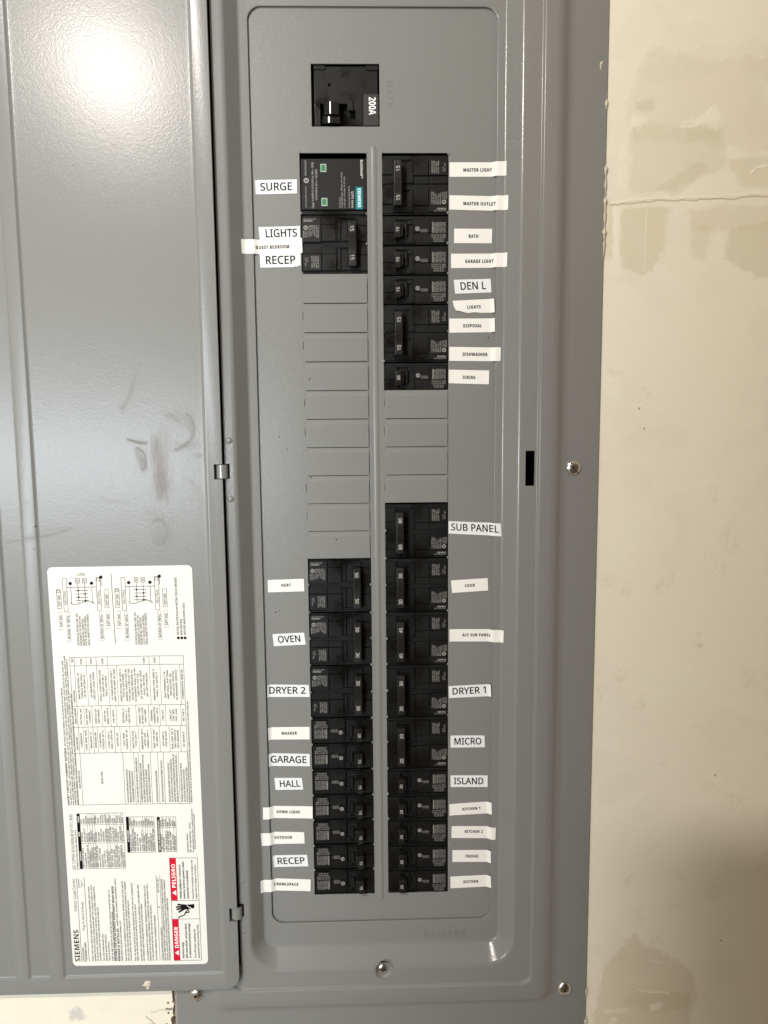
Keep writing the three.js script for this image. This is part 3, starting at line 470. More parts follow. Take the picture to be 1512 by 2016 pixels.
// ------------------------------------------------------------------ paper labels beside the breakers
// [text, large type, corners from the upper left clockwise, where the text starts and ends across, its height]
const LABELS = [
  ['SURGE', 1, [-4.09, -0.89, -2.65, -0.86, -2.66, -1.32, -4.07, -1.35], 0.12, 0.89, 0.48, 'large-type white label reading SURGE left of the surge protector'],
  ['LIGHTS', 1, [-4.00, -2.43, -2.58, -2.40, -2.58, -2.88, -3.96, -2.91], 0.14, 0.93, 0.45, 'large-type label reading LIGHTS, partly under the GUEST BEDROOM strip'],
  ['GUEST BEDROOM', 0, [-4.59, -2.87, -2.52, -2.80, -2.51, -3.29, -4.58, -3.34], 0.23, 0.785, 0.55, 'long white strip reading GUEST BEDROOM stuck over two other labels'],
  ['RECEP', 1, [-3.99, -3.29, -2.58, -3.27, -2.58, -3.76, -3.97, -3.78], 0.125, 0.875, 0.5, 'label reading RECEP with a torn corner, just below GUEST BEDROOM'],
  ['MASTER LIGHT', 0, [2.57, -0.31, 4.50, -0.31, 4.50, -0.78, 2.57, -0.78], 0.245, 0.755, 0.53, 'white strip reading MASTER LIGHT at the top of the right column'],
  ['MASTER OUTLET', 0, [2.57, -1.39, 4.60, -1.44, 4.60, -1.92, 2.57, -1.86], 0.235, 0.78, 0.55, 'white strip reading MASTER OUTLET, second in the right column'],
  ['BATH', 0, [2.74, -2.50, 4.05, -2.51, 4.04, -2.99, 2.73, -2.98], 0.38, 0.645, 0.52, 'short white label reading BATH right of the breakers'],
  ['GARAGE LIGHT', 0, [2.63, -3.34, 4.55, -3.34, 4.54, -3.81, 2.63, -3.82], 0.255, 0.77, 0.54, 'white strip reading GARAGE LIGHT right of the breakers'],
  ['DEN L', 1, [2.72, -4.22, 4.01, -4.19, 4.04, -4.65, 2.77, -4.69], 0.15, 0.86, 0.47, 'slanted large-type label reading DEN L'],
  ['LIGHTS', 0, [2.69, -4.93, 4.12, -4.87, 4.15, -5.34, 2.72, -5.36], 0.34, 0.675, 0.55, 'torn small-type label reading LIGHTS between DEN L and DISPOSAL'],
  ['DISPOSAL', 0, [2.57, -5.54, 4.15, -5.54, 4.16, -6.01, 2.57, -6.02], 0.307, 0.72, 0.525, 'white label reading DISPOSAL in the right column'],
  ['DISHWASHER', 0, [2.57, -6.51, 4.37, -6.55, 4.36, -7.02, 2.57, -6.99], 0.26, 0.75, 0.52, 'white strip reading DISHWASHER in the right column'],
  ['DINING', 0, [2.55, -7.30, 3.98, -7.34, 3.97, -7.82, 2.55, -7.77], 0.35, 0.665, 0.54, 'white label reading DINING above the blank plates'],
  ['SUB PANEL', 1, [2.55, -12.69, 4.42, -12.78, 4.45, -13.25, 2.55, -13.14], 0.045, 0.95, 0.45, 'large-type label reading SUB PANEL, bent over the plate edge'],
  ['COOK', 0, [2.64, -14.87, 3.98, -14.80, 4.00, -15.26, 2.68, -15.33], 0.365, 0.645, 0.5, 'tilted white label reading COOK'],
  ['A/C SUB PANEL', 0, [2.59, -16.69, 4.55, -16.72, 4.54, -17.18, 2.59, -17.15], 0.245, 0.77, 0.47, 'small-type strip reading A/C SUB PANEL'],
  ['DRYER 1', 1, [2.56, -18.85, 4.11, -18.80, 4.13, -19.26, 2.57, -19.31], 0.075, 0.925, 0.45, 'large-type label reading DRYER 1 right of the breakers'],
  ['MICRO', 1, [2.63, -20.76, 3.90, -20.78, 3.92, -21.24, 2.63, -21.23], 0.095, 0.915, 0.48, 'large-type label reading MICRO'],
  ['ISLAND', 1, [2.63, -22.32, 4.03, -22.35, 4.03, -22.81, 2.64, -22.78], 0.085, 0.895, 0.48, 'large-type label reading ISLAND'],
  ['KITCHEN 1', 0, [2.59, -23.46, 4.17, -23.38, 4.18, -23.85, 2.60, -23.91], 0.305, 0.745, 0.52, 'tilted small-type label reading KITCHEN 1'],
  ['KITCHEN 2', 0, [2.68, -24.34, 4.34, -24.38, 4.32, -24.86, 2.67, -24.81], 0.3, 0.715, 0.45, 'label reading KITCHEN 2 with its end bent over the plate edge'],
  ['FRIDGE', 0, [2.71, -25.31, 4.16, -25.33, 4.16, -25.81, 2.71, -25.78], 0.34, 0.68, 0.52, 'small-type label reading FRIDGE'],
  ['KICTHEN', 0, [2.63, -26.38, 4.16, -26.34, 4.18, -26.81, 2.64, -26.85], 0.32, 0.695, 0.51, 'misspelt label reading KICTHEN at the foot of the right column'],
  ['HEAT', 0, [-4.01, -14.76, -2.71, -14.73, -2.70, -15.19, -4.01, -15.21], 0.37, 0.635, 0.47, 'small-type white label reading HEAT left of the breakers'],
  ['OVEN', 1, [-3.89, -16.77, -2.74, -16.73, -2.69, -17.18, -3.85, -17.22], 0.14, 0.875, 0.47, 'slanted large-type label reading OVEN'],
  ['DRYER 2', 1, [-4.12, -18.67, -2.61, -18.71, -2.58, -19.17, -4.13, -19.14], 0.025, 0.92, 0.46, 'large-type label reading DRYER 2 left of the breakers'],
  ['WASHER', 0, [-4.14, -20.31, -2.61, -20.32, -2.62, -20.80, -4.13, -20.78], 0.315, 0.69, 0.5, 'small-type white label reading WASHER'],
  ['GARAGE', 1, [-4.14, -21.31, -2.63, -21.37, -2.63, -21.85, -4.14, -21.80], 0.035, 0.925, 0.47, 'large-type label reading GARAGE in the left column'],
  ['HALL', 1, [-3.96, -22.28, -2.94, -22.30, -2.90, -22.76, -3.93, -22.75], 0.15, 0.91, 0.48, 'short slanted large-type label reading HALL'],
  ['DOWN LIGHS', 0, [-4.40, -23.37, -2.56, -23.43, -2.57, -23.91, -4.41, -23.84], 0.265, 0.74, 0.48, 'misspelt white strip reading DOWN LIGHS across the plate edge'],
  ['OUTDOOR', 0, [-4.51, -24.39, -2.90, -24.45, -2.89, -24.90, -4.48, -24.89], 0.295, 0.71, 0.47, 'white strip reading OUTDOOR across the plate edge'],
  ['RECEP', 1, [-4.10, -25.35, -2.81, -25.36, -2.77, -25.82, -4.07, -25.82], 0.1, 0.92, 0.49, 'slanted label reading RECEP between OUTDOOR and CRAWLSPACE'],
  ['CRAWLSPACE', 0, [-4.56, -26.25, -2.69, -26.36, -2.71, -26.83, -4.56, -26.74], 0.255, 0.75, 0.46, 'white strip reading CRAWLSPACE, lowest on the left'],
];
const LW = 640, LH = 160, labelTex = canvas(LW * 3, LH * 11, (x) => {
  LABELS.forEach(([text, big, c, a, b, t], i) => {
    const ox = (i % 3) * LW, oy = Math.floor(i / 3) * LH;
    x.fillStyle = big ? 'rgb(222,223,223)' : 'rgb(229,226,219)'; x.fillRect(ox, oy, LW, LH);
    x.font = big ? '100px sans-serif' : 'bold 50px sans-serif'; x.fillStyle = 'rgb(14,13,13)'; x.textBaseline = 'alphabetic'; x.textAlign = 'left';
    const cap = big ? 0.52 * LH : 0.215 * LH, px = big ? 100 : 50; x.letterSpacing = big ? '0px' : '4px';
    const w = x.measureText(text).width - (big ? 0 : 4);
    x.save(); x.translate(ox + a * LW, oy + t * LH + cap / 2); x.scale((b - a) * LW / w, cap / (px * 0.714)); x.fillText(text, 0, 0); x.strokeStyle = x.fillStyle; x.lineWidth = big ? 3.5 : 2.6; x.strokeText(text, 0, 0); x.restore(); x.letterSpacing = '0px';
    if (!big) { x.strokeStyle = 'rgba(240,239,235,0.9)'; x.lineWidth = 5; x.strokeRect(ox + 3, oy + 3, LW - 6, LH - 6); }
  });
});
const labelMat = new THREE.MeshPhysicalMaterial({ map: labelTex, ...paperRough });
const surfaceAt = (ax) => (ax < 4.0 ? 0 : ax < 4.22 ? 0.112 * sstep(4.0, 4.2, ax) : ax < 4.45 ? 0.112 : 0.112 + (ax - 4.45) * 0.8);
seed = 301;
LABELS.forEach(([text, big, c, a, b, t, label], i) => {
  const NU = 44, NV = 6, th = 0.009, pos = [], uv = [], idx = [], ox = (i % 3) / 3, oy = 1 - Math.floor(i / 3) / 11, e = 0.0012;
  const over = text === 'GUEST BEDROOM', torn = label.startsWith('torn'), tornCorner = label.includes('torn corner'), lift = rnd() * 0.02, at = (u, v) => [lerp(lerp(c[0], c[2], u), lerp(c[6], c[4], u), v), lerp(lerp(c[1], c[3], u), lerp(c[7], c[5], u), v)];
  const ph = rnd() * 6;
  const [mx, my] = at(0.5, 0.5);
  for (const top of [1, 0]) for (let j = 0; j <= NV; j++) for (let k = 0; k <= NU; k++) {
    let u = k / NU, v = j / NV;
    let uu = u, vv = v;
    if (torn) { const lim = 1 - 0.2 * sstep(0.35, 0, u) - 0.05 * Math.abs(Math.sin(u * 9)) * sstep(0.9, 0.5, u); vv = v * lim; uu = lerp(u, Math.max(u, 0.06 * v * v), 1); }
    if (tornCorner) { const lim = 1 - 0.13 * sstep(0.78, 0.98, u) * (0.6 + 0.4 * Math.sin(u * 60)); vv = v * lim; }
    const [x, y] = at(uu, vv), curl = lift * Math.pow(Math.abs(2 * u - 1), 6) + 0.0025 * Math.sin(u * 7 + ph) * Math.sin(v * 3 + ph) + (torn ? 0.05 * sstep(0.5, 0, u) * sstep(0.3, 1, v) : 0);
    let z = surfaceAt(Math.abs(x)) + Math.abs(curl);
    if (over) z += (x > -4.0 ? 0.012 : 0.012 * sstep(-4.25, -4.0, x)) ;
    if (!over && x < -2.5 && (text === 'LIGHTS' || tornCorner)) z += 0;
    pos.push(x - mx, y - my, z + 0.002 + top * th);
    uv.push(ox + e + (1 / 3 - 2 * e) * uu, oy - e - (1 / 11 - 2 * e) * vv);
  }
  const N1 = (NU + 1) * (NV + 1), id = (t2, j, k) => t2 * N1 + j * (NU + 1) + k;
  for (let j = 0; j < NV; j++) for (let k = 0; k < NU; k++) { const p = id(0, j, k), q = id(0, j, k + 1), r = id(0, j + 1, k), s = id(0, j + 1, k + 1); idx.push(p, r, q, q, r, s, p + N1, q + N1, r + N1, q + N1, s + N1, r + N1); }
  for (let k = 0; k < NU; k++) for (const j of [0, NV]) { const p = id(0, j, k), q = id(0, j, k + 1); j ? idx.push(p, p + N1, q, q, p + N1, q + N1) : idx.push(p, q, p + N1, q, q + N1, p + N1); }
  for (let j = 0; j < NV; j++) for (const k of [0, NU]) { const p = id(0, j, k), q = id(0, j + 1, k); k ? idx.push(p, q, p + N1, q, q + N1, p + N1) : idx.push(p, p + N1, q, q, p + N1, q + N1); }
  let g = new THREE.BufferGeometry(); g.setAttribute('position', new THREE.Float32BufferAttribute(pos, 3)); g.setAttribute('uv', new THREE.Float32BufferAttribute(uv, 2)); g.setIndex(idx);
  g = toCreasedNormals(g, 0.7);
  const o = mesh('paper_label', g, labelMat, scene, true); o.name = numbered('paper_label'); o.position.set(mx * IN, FLOOR_UP + my * IN, 0);
  tag(o, label, 'label', 'printed paper labels naming the circuits');
});

// ------------------------------------------------------------------ circuit breakers
const INK = '#a9a6a0', BODY = 'rgb(17,16,16)';
const micro = (x, px, u, v, w, rows, pitch, size, words, bold, color = INK) => {            // lines that run up the breaker, as on the right-hand column
  x.save(); x.translate(u * px, v * px); x.rotate(-Math.PI / 2); x.fillStyle = color; x.textBaseline = 'top';
  rows.forEach((s, i) => { x.font = (bold?.includes(i) ? 'bold ' : '') + size * px + 'px sans-serif'; const m = x.measureText(s).width, k = Math.min(1.2, w * px / m); x.save(); x.translate(0, i * pitch * px); x.scale(k, 1); x.fillText(s, 0, 0); x.restore(); });
  x.restore();
};
const ulMark = (x, px, u, v, r) => { x.save(); x.translate(u * px, v * px); x.rotate(-Math.PI / 2); x.strokeStyle = INK; x.lineWidth = 0.022 * px; x.beginPath(); x.arc(0, 0, r * px, 0, 7); x.stroke(); x.fillStyle = INK; x.font = 'bold ' + r * 1.15 * px + 'px sans-serif'; x.textAlign = 'center'; x.textBaseline = 'middle'; x.fillText('UL', 0, 0); x.restore(); };
const PX = 256;
const singlePrint = canvas(2.3 * PX, 1 * PX, (x, w, h) => {                                    // v runs down from -0.5
  x.fillStyle = BODY; x.fillRect(0, 0, w, h); const V = (v) => v + 0.5;
  micro(x, PX, 1.7, V(0.1), 0.36, ['SIEMENS', 'TYPE QP', 'BREAKER', '120/240V', 'ISSUE HACR', '1 POLE 10KA', 'SWD 60Hz'], 0.068, 0.075, 0, [0]);
  x.fillStyle = INK; x.textAlign = 'center'; x.textBaseline = 'top'; ['USE 60/75°C WIRE', 'Cu/Al 14-8 AWG', '36 IN LB Cu', '25 IN LB Al'].forEach((s, i) => { x.font = 0.072 * PX + 'px sans-serif'; x.fillText(s, 1.94 * PX, V(0.13 + i * 0.068) * PX, 0.5 * PX); });
  ulMark(x, PX, 1.21, V(-0.04), 0.058); micro(x, PX, 1.3, V(0.06), 0.18, ['LISTED', 'CIRCUIT', 'BREAKER', 'E10848', 'HACR'], 0.052, 0.055);
});
const doublePrint = canvas(2.3 * PX, 2 * PX, (x, w, h) => {
  x.fillStyle = BODY; x.fillRect(0, 0, w, h); const V = (v) => v + 1;
  micro(x, PX, 1.68, V(-0.36), 0.42, ['COMMON TRIP', 'HACR TYPE', '120/240V', '60 Hz 10KA'], 0.07, 0.075); micro(x, PX, 2.06, V(-0.42), 0.3, ['I-T-E', 'PAT. NO.'], 0.06, 0.065);
  micro(x, PX, 1.66, V(0.66), 0.42, ['1 Type QP Breaker', 'Issue HK-1402', 'Use Cu/Al', '60/75°C', 'Wire 14-8', 'Rated Max'], 0.062, 0.068); ulMark(x, PX, 2.13, V(0.58), 0.06); micro(x, PX, 2.06, V(0.48), 0.24, ['LISTED', 'CIRCUIT', 'BREAKER'], 0.06, 0.06);
  x.fillStyle = INK; x.textAlign = 'right'; x.textBaseline = 'top'; x.font = 'bold ' + 0.075 * PX + 'px sans-serif'; x.fillText('SIEMENS', 2.2 * PX, V(0.76) * PX); x.font = 0.065 * PX + 'px sans-serif'; x.fillText('CAT. PN 2P QP', 2.2 * PX, V(0.835) * PX);
});
const NUM = ['15', '20', '30', '45', '50', '80'], numberTex = canvas(96 * NUM.length, 64, (x) => {
  x.fillStyle = 'rgb(25,24,23)'; x.fillRect(0, 0, 96 * NUM.length, 64); x.fillStyle = 'rgb(205,201,190)'; x.textAlign = 'center'; x.textBaseline = 'middle'; x.font = '54px sans-serif';
  NUM.forEach((s, i) => { x.save(); x.translate(96 * i + 48, 34); x.scale(1.15, 1); x.fillText(s, 0, 0); x.restore(); });
});
const printMat = (t, x0, x1, y0, y1) => new THREE.MeshPhysicalMaterial({ map: onArea(t, x0, x1, y0, y1), roughness: 0.42, specularIntensity: 0.45, bumpMap: per(fine, 1.5), bumpScale: 0.00002 });
const singleMat = printMat(singlePrint, -1.15, 1.15, -0.5, 0.5), doubleMat = printMat(doublePrint, -1.15, 1.15, -1, 1), numberMat = new THREE.MeshPhysicalMaterial({ map: numberTex, roughness: 0.45, specularIntensity: 0.55 });
const U = (u) => u - 1.14;                                    // breaker faces are drawn from their inner end, 2.28 inches long
function numberPlate(n, u, v, z, parent, w = 0.2, h = 0.27) {
  const i = NUM.indexOf(n), g = new THREE.BoxGeometry(h, w, 0.006).rotateZ(Math.PI / 2), p = g.attributes.position, uv = g.attributes.uv;
  for (let k = 0; k < p.count; k++) { uv.setXY(k, (i + clamp(0.5 + p.getY(k) / h, 0.01, 0.99)) / NUM.length, clamp(0.5 - p.getX(k) / w, 0.02, 0.98)); }
  return mesh('rating_number', g.translate(u, v, z), numberMat, parent, true);
}
// v is up from the breaker's middle; the right-hand column is the upright one
const windowFrame = (u0, u1, v0, v1, z) => [box(u0, u1, v1 - 0.03, v1, -0.05, z, 0.008), box(u0, u1, v0, v0 + 0.03, -0.05, z, 0.008), box(u0, u0 + 0.03, v0, v1, -0.05, z, 0.008), box(u1 - 0.03, u1, v0, v1, -0.05, z, 0.008)];
function makeSingle(n) {
  const t = thing('single_pole_breaker', '', 'circuit breaker', 0, 0, 0);
  const b = [box(U(0.0), U(2.28), -0.49, 0.47, -1.2, -0.09), box(U(0), U(0.46), -0.46, -0.1, -0.1, -0.02, 0.012), box(U(0), U(0.46), -0.085, 0.4, -0.1, 0.012, 0.012), box(U(1.04), U(1.68), -0.46, -0.1, -0.1, -0.03, 0.012), box(U(0), U(2.28), -0.49, -0.46, -0.1, -0.045, 0.008),
    ...windowFrame(U(0.44), U(1.07), -0.45, 0.37, 0.02), box(U(0.62), U(0.86), -0.3, 0.3, -0.3, -0.06, 0.03), new THREE.CylinderGeometry(0.1, 0.1, 0.4, 16).translate(U(0.8), 0, -0.1), box(U(0.86), U(1.04), 0.2, 0.35, -0.1, -0.02, 0.01), box(U(1.28), U(1.36), -0.33, -0.24, -0.05, -0.024, 0.01)];
  mesh('body', b, black, t);
  mesh('wire_plate', [box(U(1.67), U(2.25), -0.44, 0.37, -0.1, 0.02, 0.012)], singleMat, t);
  mesh('listing_plate', [box(U(1.08), U(1.66), -0.085, 0.38, -0.1, 0.008, 0.012)], singleMat, t);
  return t;
}
function toggle(t, n, v, tilt) {
  const h = new THREE.Group(); h.name = 'toggle'; t.add(h);
  mesh('lever', [box(U(0.4), U(0.61), v - 0.26, v + 0.26, -0.1, 0.3, 0.025), box(U(0.6), U(0.7), v - 0.2, v + 0.2, -0.2, 0.2, 0.03)], handleBlack, h);
  numberPlate(n, U(0.5), v, 0.302, h, 0.16, 0.225);
  return h;
}
function makeDouble() {
  const t = thing('double_pole_breaker', '', 'circuit breaker', 0, 0, 0), b = [box(U(0), U(2.28), -0.99, 0.97, -1.2, -0.09), box(U(0), U(2.28), -0.99, -0.95, -0.1, -0.045, 0.008)];
  for (const o of [0.46, -0.52]) {                             // the two poles
    b.push(box(U(0), U(0.36), o - 0.12, o + 0.4, -0.1, 0.0, 0.012), box(U(0), U(0.36), o - 0.42, o - 0.14, -0.1, -0.04, 0.012), ...windowFrame(U(0.36), U(1.07), o - 0.4, o + 0.38, 0.018), box(U(0.68), U(0.8), o - 0.28, o + 0.24, -0.3, -0.07, 0.02), box(U(0.93), U(1.04), o - 0.36, o + 0.34, -0.1, -0.02, 0.012));
    b.push(box(U(1.09), U(1.58), o - 0.16, o + 0.39, -0.1, 0.004, 0.012), box(U(1.09), U(1.6), o - 0.42, o - 0.18, -0.1, -0.045, 0.01), box(U(1.61), U(2.26), o - 0.42, o - 0.18, -0.1, -0.035, 0.01));
    for (let k = 0; k < 5; k++) b.push(box(U(1.2 + k * 0.06), U(1.225 + k * 0.06), o + 0.04, o + 0.26, -0.05, 0.012, 0.005));
  }
  mesh('body', b, black, t);
  mesh('upper_rating_plate', [box(U(1.6), U(2.25), 0.3, 0.86, -0.1, 0.018, 0.012)], doubleMat, t);
  mesh('lower_rating_plate', [box(U(1.6), U(2.25), -0.9, -0.1, -0.1, 0.018, 0.012)], doubleMat, t);
  return t;
}
function tie(t, n, v) {
  const h = new THREE.Group(); h.name = 'handle_tie'; t.add(h);
  mesh('tie_bar', [box(U(0.385), U(0.655), v - 0.74, v + 0.74, 0.05, 0.36, 0.03), box(U(0.42), U(0.62), v + 0.26, v + 0.7, -0.1, 0.3, 0.03), box(U(0.42), U(0.62), v - 0.7, v - 0.26, -0.1, 0.3, 0.03), box(U(0.43), U(0.6), v - 0.3, v - 0.275, 0.3, 0.368, 0.004), box(U(0.43), U(0.6), v + 0.2, v + 0.225, 0.3, 0.368, 0.004)], handleBlack, h);
  numberPlate(n, U(0.52), v + 0.45, 0.3615, h); numberPlate(n, U(0.52), v - 0.5, 0.3615, h);
  return h;
}
const protoSingle = makeSingle(), protoDouble = makeDouble(); scene.remove(protoSingle, protoDouble); used.single_pole_breaker = used.double_pole_breaker = -1;
const toggles = {};
seed = 512;
function place(poles, side, slot, n, label) {
  const proto = poles === 1 ? protoSingle : protoDouble, c = proto.clone(); c.name = numbered(poles === 1 ? 'single_pole_breaker' : 'double_pole_breaker'); scene.add(c);
  const x = side > 0 ? RL + 1.14 : LR - 1.14;
  c.position.set(x * IN, FLOOR_UP - (slot + poles / 2 + 0.03) * IN, (-0.015 + (rnd() - 0.5) * 0.03) * IN); c.rotation.set((rnd() - 0.5) * 0.016, (rnd() - 0.5) * 0.008, (side < 0 ? Math.PI : 0) + (rnd() - 0.5) * 0.006);
  const key = poles + n + side; toggles[key] ??= poles === 1 ? toggle(new THREE.Group(), n, side > 0 ? -0.05 : 0.05) : tie(new THREE.Group(), n, side > 0 ? -0.03 : 0.03);
  c.add(toggles[key].clone());
  c.userData = { label, category: 'circuit breaker', group: poles === 1 ? 'single-pole breakers in the panel' : 'double-pole breakers in the panel' };
}
place(2, -1, 2, '15', 'black double-pole breaker marked 15, beside the GUEST BEDROOM strip');
place(2, -1, 14, '50', 'black double-pole breaker marked 50, beside the HEAT label'); place(2, -1, 16, '30', 'black double-pole breaker marked 30, beside the OVEN label'); place(2, -1, 18, '30', 'black double-pole breaker marked 30, beside the left-hand DRYER label');
place(1, -1, 20, '20', 'black single-pole breaker marked 20, beside the WASHER label');
['GARAGE', 'HALL', 'DOWN LIGHS', 'OUTDOOR', 'lower RECEP', 'CRAWLSPACE'].forEach((s, i) => place(1, -1, 21 + i, '15', 'black single-pole breaker marked 15, beside the ' + s + ' label'));
place(2, 1, 0, '15', 'topmost right double-pole breaker, marked 15, beside MASTER LIGHT and MASTER OUTLET');
['BATH', 'GARAGE LIGHT', 'DEN L'].forEach((s, i) => place(1, 1, 2 + i, '15', 'black single-pole breaker marked 15, beside the ' + s + ' label'));
place(2, 1, 5, '15', 'black double-pole breaker marked 15, beside DISPOSAL and DISHWASHER'); place(1, 1, 7, '20', 'black single-pole breaker marked 20, beside the DINING label');
place(2, 1, 12, '80', 'black double-pole breaker marked 80, beside the SUB PANEL label'); place(2, 1, 14, '30', 'black double-pole breaker marked 30, beside the COOK label'); place(2, 1, 16, '45', 'black double-pole breaker marked 45, beside the A/C SUB PANEL label'); place(2, 1, 18, '30', 'black double-pole breaker marked 30, beside the right-hand DRYER label'); place(2, 1, 20, '20', 'black double-pole breaker marked 20, beside the MICRO label');
['ISLAND', 'upper KITCHEN', 'bent KITCHEN', 'FRIDGE', 'KICTHEN'].forEach((s, i) => place(1, 1, 22 + i, '20', 'black single-pole breaker marked 20, beside the ' + s + ' label'));

// ------------------------------------------------------------------ surge protector
{
  const w = 2.28, P = 256, tex = canvas(w * P, 1.92 * P, (x, W, H) => {            // seen from the front: u right, v down
    x.fillStyle = 'rgb(15,15,15)'; x.fillRect(0, 0, W, H);
    const down = (s, u, v, len, size, o = {}) => { x.save(); x.translate(u * P, v * P); x.rotate(Math.PI / 2); x.font = (o.bold ? 'bold ' : '') + size * P + 'px sans-serif'; x.fillStyle = o.color || '#b4b2ac'; x.textBaseline = 'middle'; const m = x.measureText(s).width; x.scale(len * P / m, 1); x.fillText(s, 0, 0); x.restore(); };
    down('GREEN = Full Protection', 0.55, 0.46, 1.02, 0.1); down('RED = No Protection (replace SPD)', 0.43, 0.24, 1.5, 0.1); down('CERTIFICATION', 0.19, 0.16, 0.52, 0.075); down('www.usa.surgeprotection/spd', 0.19, 1.02, 0.7, 0.06);
    x.save(); x.translate(0.21 * P, 0.83 * P); x.rotate(Math.PI / 2); x.strokeStyle = '#b4b2ac'; x.lineWidth = 0.024 * P; x.beginPath(); x.arc(0, 0, 0.07 * P, 0, 7); x.stroke(); x.fillStyle = '#b4b2ac'; x.font = 'bold ' + 0.085 * P + 'px sans-serif'; x.textAlign = 'center'; x.textBaseline = 'middle'; x.fillText('UL', 0, 0); x.restore();
    down('BoltShield™', 2.1, 0.15, 0.62, 0.12, { bold: true, color: '#d2d0ca' }); down('QSPD Series', 1.78, 1.18, 0.56, 0.11, { color: '#d2d0ca' }); down('Surge Protective Device', 1.67, 1.02, 0.72, 0.07);
    down('SPD Type UL 1449 Type 1 SPD Type 2', 1.51, 0.7, 1.04, 0.07); down('Rated Line Voltage 120/240V 60 Hz', 1.42, 0.56, 1.16, 0.07); down('SCCR 22 kA', 1.34, 1.38, 0.36, 0.065);
    x.fillStyle = 'rgb(18,116,122)'; x.fillRect(1.885 * P, 1.04 * P, 0.245 * P, 0.74 * P); down('SIEMENS', 2.01, 1.08, 0.64, 0.155, { bold: true, color: '#e8f0ee' });
  });
  const m = new THREE.MeshPhysicalMaterial({ map: onArea(tex, -1.14, 1.14, -0.96, 0.96), roughness: 0.5, specularIntensity: 0.45, bumpMap: per(fine, 1.5), bumpScale: 0.00002 });
  const s = thing('surge_protector', 'black two-slot surge protector with two green windows at the top left', 'surge protector', LR - 1.14, -1.03, -0.01);
  mesh('body', [box(-1.14, 1.14, -0.98, 0.86, -1.2, -0.08), box(-1.1, 1.1, -0.97, -0.86, -0.1, -0.03, 0.01)], black, s);
  const face = box(-1.11, 1.13, -0.84, 0.85, -0.1, 0.03, 0.03); face.translate(0, 0, 0); mesh('face_plate', [face], m, s);
  const frameMat = new THREE.MeshPhysicalMaterial({ color: new THREE.Color().setRGB(0.36, 0.42, 0.36), roughness: 0.4 }), green = new THREE.MeshPhysicalMaterial({ color: new THREE.Color().setRGB(0.05, 0.2, 0.085), roughness: 0.25 });
  for (const [y, dx] of [[0.535, 0], [-0.58, 0.018]]) {
    const g = new THREE.Group(); g.name = 'indicator_window'; s.add(g); const x = -0.34 + dx;
    mesh('window_rim', [box(x - 0.1, x + 0.1, y + 0.1, y + 0.13, 0.025, 0.045), box(x - 0.1, x + 0.1, y - 0.13, y - 0.1, 0.025, 0.045), box(x - 0.1, x - 0.075, y - 0.1, y + 0.1, 0.025, 0.045), box(x + 0.075, x + 0.1, y - 0.1, y + 0.1, 0.025, 0.045)], frameMat, g);
    mesh('green_flag', box(x - 0.08, x + 0.08, y - 0.105, y + 0.105, 0.025, 0.034), green, g);
  }
}
// ------------------------------------------------------------------ main breaker
{
  const s = thing('main_breaker', 'big black main breaker marked 200A above the two breaker columns', 'circuit breaker', -0.956, 1.86, -0.02);
  const P = 256, tex = canvas(0.54 * P, 1.02 * P, (x, w, h) => { x.fillStyle = 'rgb(24,22,22)'; x.fillRect(0, 0, w, h); x.save(); x.translate(0.3 * P, 0.08 * P); x.rotate(Math.PI / 2); x.font = 'bold ' + 0.33 * P + 'px sans-serif'; x.fillStyle = 'rgb(240,240,238)'; x.textBaseline = 'middle'; x.scale(0.58 * P / x.measureText('200A').width, 1); x.fillText('200A', 0, 0); x.restore(); });
  const face = cut(box(-1.06, 1.1, -0.98, 0.94, -0.35, 0, 0.03), [box(-0.86, 0.13, -0.98, -0.26, -0.3, 1), new THREE.CylinderGeometry(0.05, 0.05, 1, 20).rotateX(Math.PI / 2).translate(-0.54, 0.34, 0), box(-0.02, 0.33, -0.78, -0.46, -0.3, 1), box(0.56, 0.6, -1, 0.04, -0.03, 1)]);
  mesh('body', [face, box(-1.15, 1.15, -1.02, 1.02, -1.4, -0.36), box(-0.86, 0.34, -1, -0.2, -0.4, -0.3)], black, s);
  mesh('corner_tab', box(-1.06, -0.66, 0.81, 0.95, -0.1, 0.045, 0.02), black, s); mesh('corner_tab', box(0.7, 1.1, 0.79, 0.95, -0.1, 0.045, 0.02), black, s);
  mesh('rating_plate', box(0.61, 1.12, -0.97, 0.05, -0.1, 0.012, 0.012), new THREE.MeshPhysicalMaterial({ map: onArea(tex, 0.6, 1.14, -0.98, 0.04), roughness: 0.42 }), s);
  const h = new THREE.Group(); h.name = 'toggle'; s.add(h);
  mesh('lever', [new THREE.CylinderGeometry(0.3, 0.3, 0.38, 40, 1, false, -Math.PI / 2, Math.PI).scale(1, 1, 1.15).translate(-0.46, -0.52, 0.0), box(-0.76, -0.16, -0.71, -0.33, -0.3, 0.0)], glossBlack, h);
  mesh('lever_foot', [new THREE.CylinderGeometry(0.33, 0.33, 0.22, 40, 1, false, -Math.PI / 2, Math.PI).scale(1, 1, 0.7).translate(-0.48, -0.83, -0.02)], glossBlack, h);
  mesh('trip_lever', box(0.06, 0.26, -0.5, -0.14, -0.1, 0.06, 0.02), black, s);
  mesh('raised_letters', [raised('ON', 0.12, -Math.PI / 2, -0.74, 0.02, -0.012, 0.02, 0.014), raised('OFF', 0.1, -Math.PI / 2, 0.13, 0.05, -0.012, 0.02, 0.014), box(-0.86, -0.84, -0.25, 0.08, -0.02, 0.012), box(-0.6, -0.585, -0.25, 0.08, -0.02, 0.012)], black, s);
}

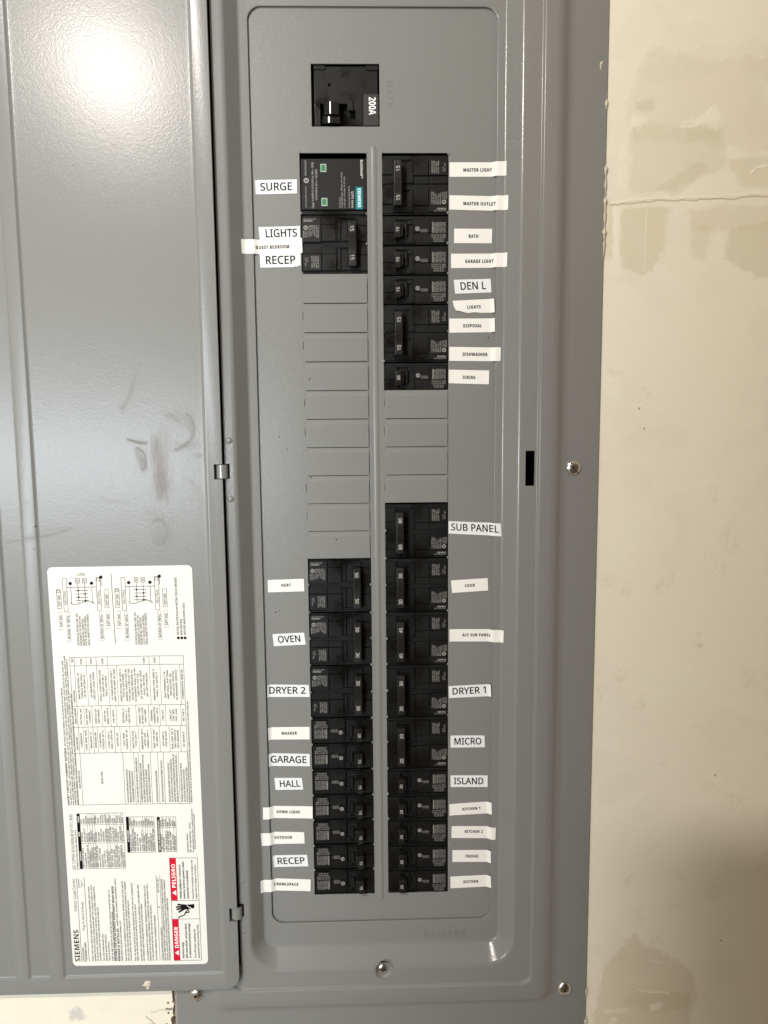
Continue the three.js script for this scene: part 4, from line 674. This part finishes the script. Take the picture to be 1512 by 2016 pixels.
// ------------------------------------------------------------------ unseen things that light and shade the panel from behind the camera
{
  const lamp = thing('unseen_ceiling_lamp', 'unseen twin-bulb ceiling lamp above and behind the viewer', 'lamp', ...LAMP);  // out of view, placed for the twin glare on the door
  const white = new THREE.MeshStandardMaterial({ color: 0xd8d4cc, roughness: 0.6 });
  mesh('lamp_base', [new THREE.CylinderGeometry(3, 3.2, 0.6, 40).translate(0, 3.6, 1.5), new THREE.CylinderGeometry(0.35, 0.35, 2, 16).translate(-1.05, 2.2, 0), new THREE.CylinderGeometry(0.35, 0.35, 2, 16).translate(1.05, 2.2, 0), box(-1.4, 1.4, 3.1, 3.4, -0.4, 2)], white, lamp);
  const glow = new THREE.MeshStandardMaterial({ color: 0xffffff, emissive: LAMP_COLOR, emissiveIntensity: 4 });
  for (const x of [-1.05, 1.05]) {
    mesh('bulb', new THREE.CapsuleGeometry(0.5, 0.8, 8, 24).rotateZ(Math.PI / 2).translate(x, 0, 0), glow, lamp).castShadow = false;
    for (const o of [-0.45, 0.45]) { const l = new THREE.PointLight(LAMP_COLOR, LAMP_POWER / 2, 0, 2); l.position.set((LAMP[0] + x + o) * IN, FLOOR_UP + LAMP[1] * IN, LAMP[2] * IN); l.castShadow = true; l.shadow.radius = 1.1; scene.add(l); }
  }
  // unseen daylight opening across the room, placed for the cool band on the door
  const W = 64, H = 11, cx = -58, cy = -16, cz = 120;
  const win = thing('window', 'unseen wide low daylight opening across the room', 'window', cx, cy, cz);
  mesh('unseen_pane', box(-W / 2, W / 2, -H / 2, H / 2, 0, 0.4), new THREE.MeshStandardMaterial({ color: 0xffffff, emissive: WINDOW_COLOR, emissiveIntensity: 1.2 }), win);
  mesh('unseen_frame', [box(-W / 2 - 2, W / 2 + 2, H / 2, H / 2 + 2, -0.5, 1), box(-W / 2 - 2, W / 2 + 2, -H / 2 - 2, -H / 2, -0.5, 1), box(-W / 2 - 2, -W / 2, -H / 2, H / 2, -0.5, 1), box(W / 2, W / 2 + 2, -H / 2, H / 2, -0.5, 1)], white, win);
  const l = new THREE.RectAreaLight(WINDOW_COLOR, WINDOW_LIGHT, W * IN, H * IN); l.position.set(cx * IN, FLOOR_UP + cy * IN, (cz - 0.3) * IN); l.lookAt(cx * IN, FLOOR_UP + cy * IN, 0); scene.add(l);
  // unseen stand-in for the body of the viewer, shades the lower right wall
  const blocker = thing('unseen_blocker', 'tall brown unseen stand-in for the body of the viewer, shading the lower right wall', 'light_blocker', 13.63, -71.3, 29), brown = new THREE.MeshStandardMaterial({ color: new THREE.Color().setRGB(0.16, 0.12, 0.085), roughness: 0.7 });
  mesh('blocker_body', box(-22.7, 23, 0, 73.9, 0.8, 16), brown, blocker); mesh('blocker_door', box(-22.6, 0.1, 1, 73.7, 0, 0.75, 0.1), brown, blocker); mesh('blocker_door', box(0.3, 22.8, 1, 73.7, 0, 0.75, 0.1), brown, blocker);
}
renderer.render(scene, camera);
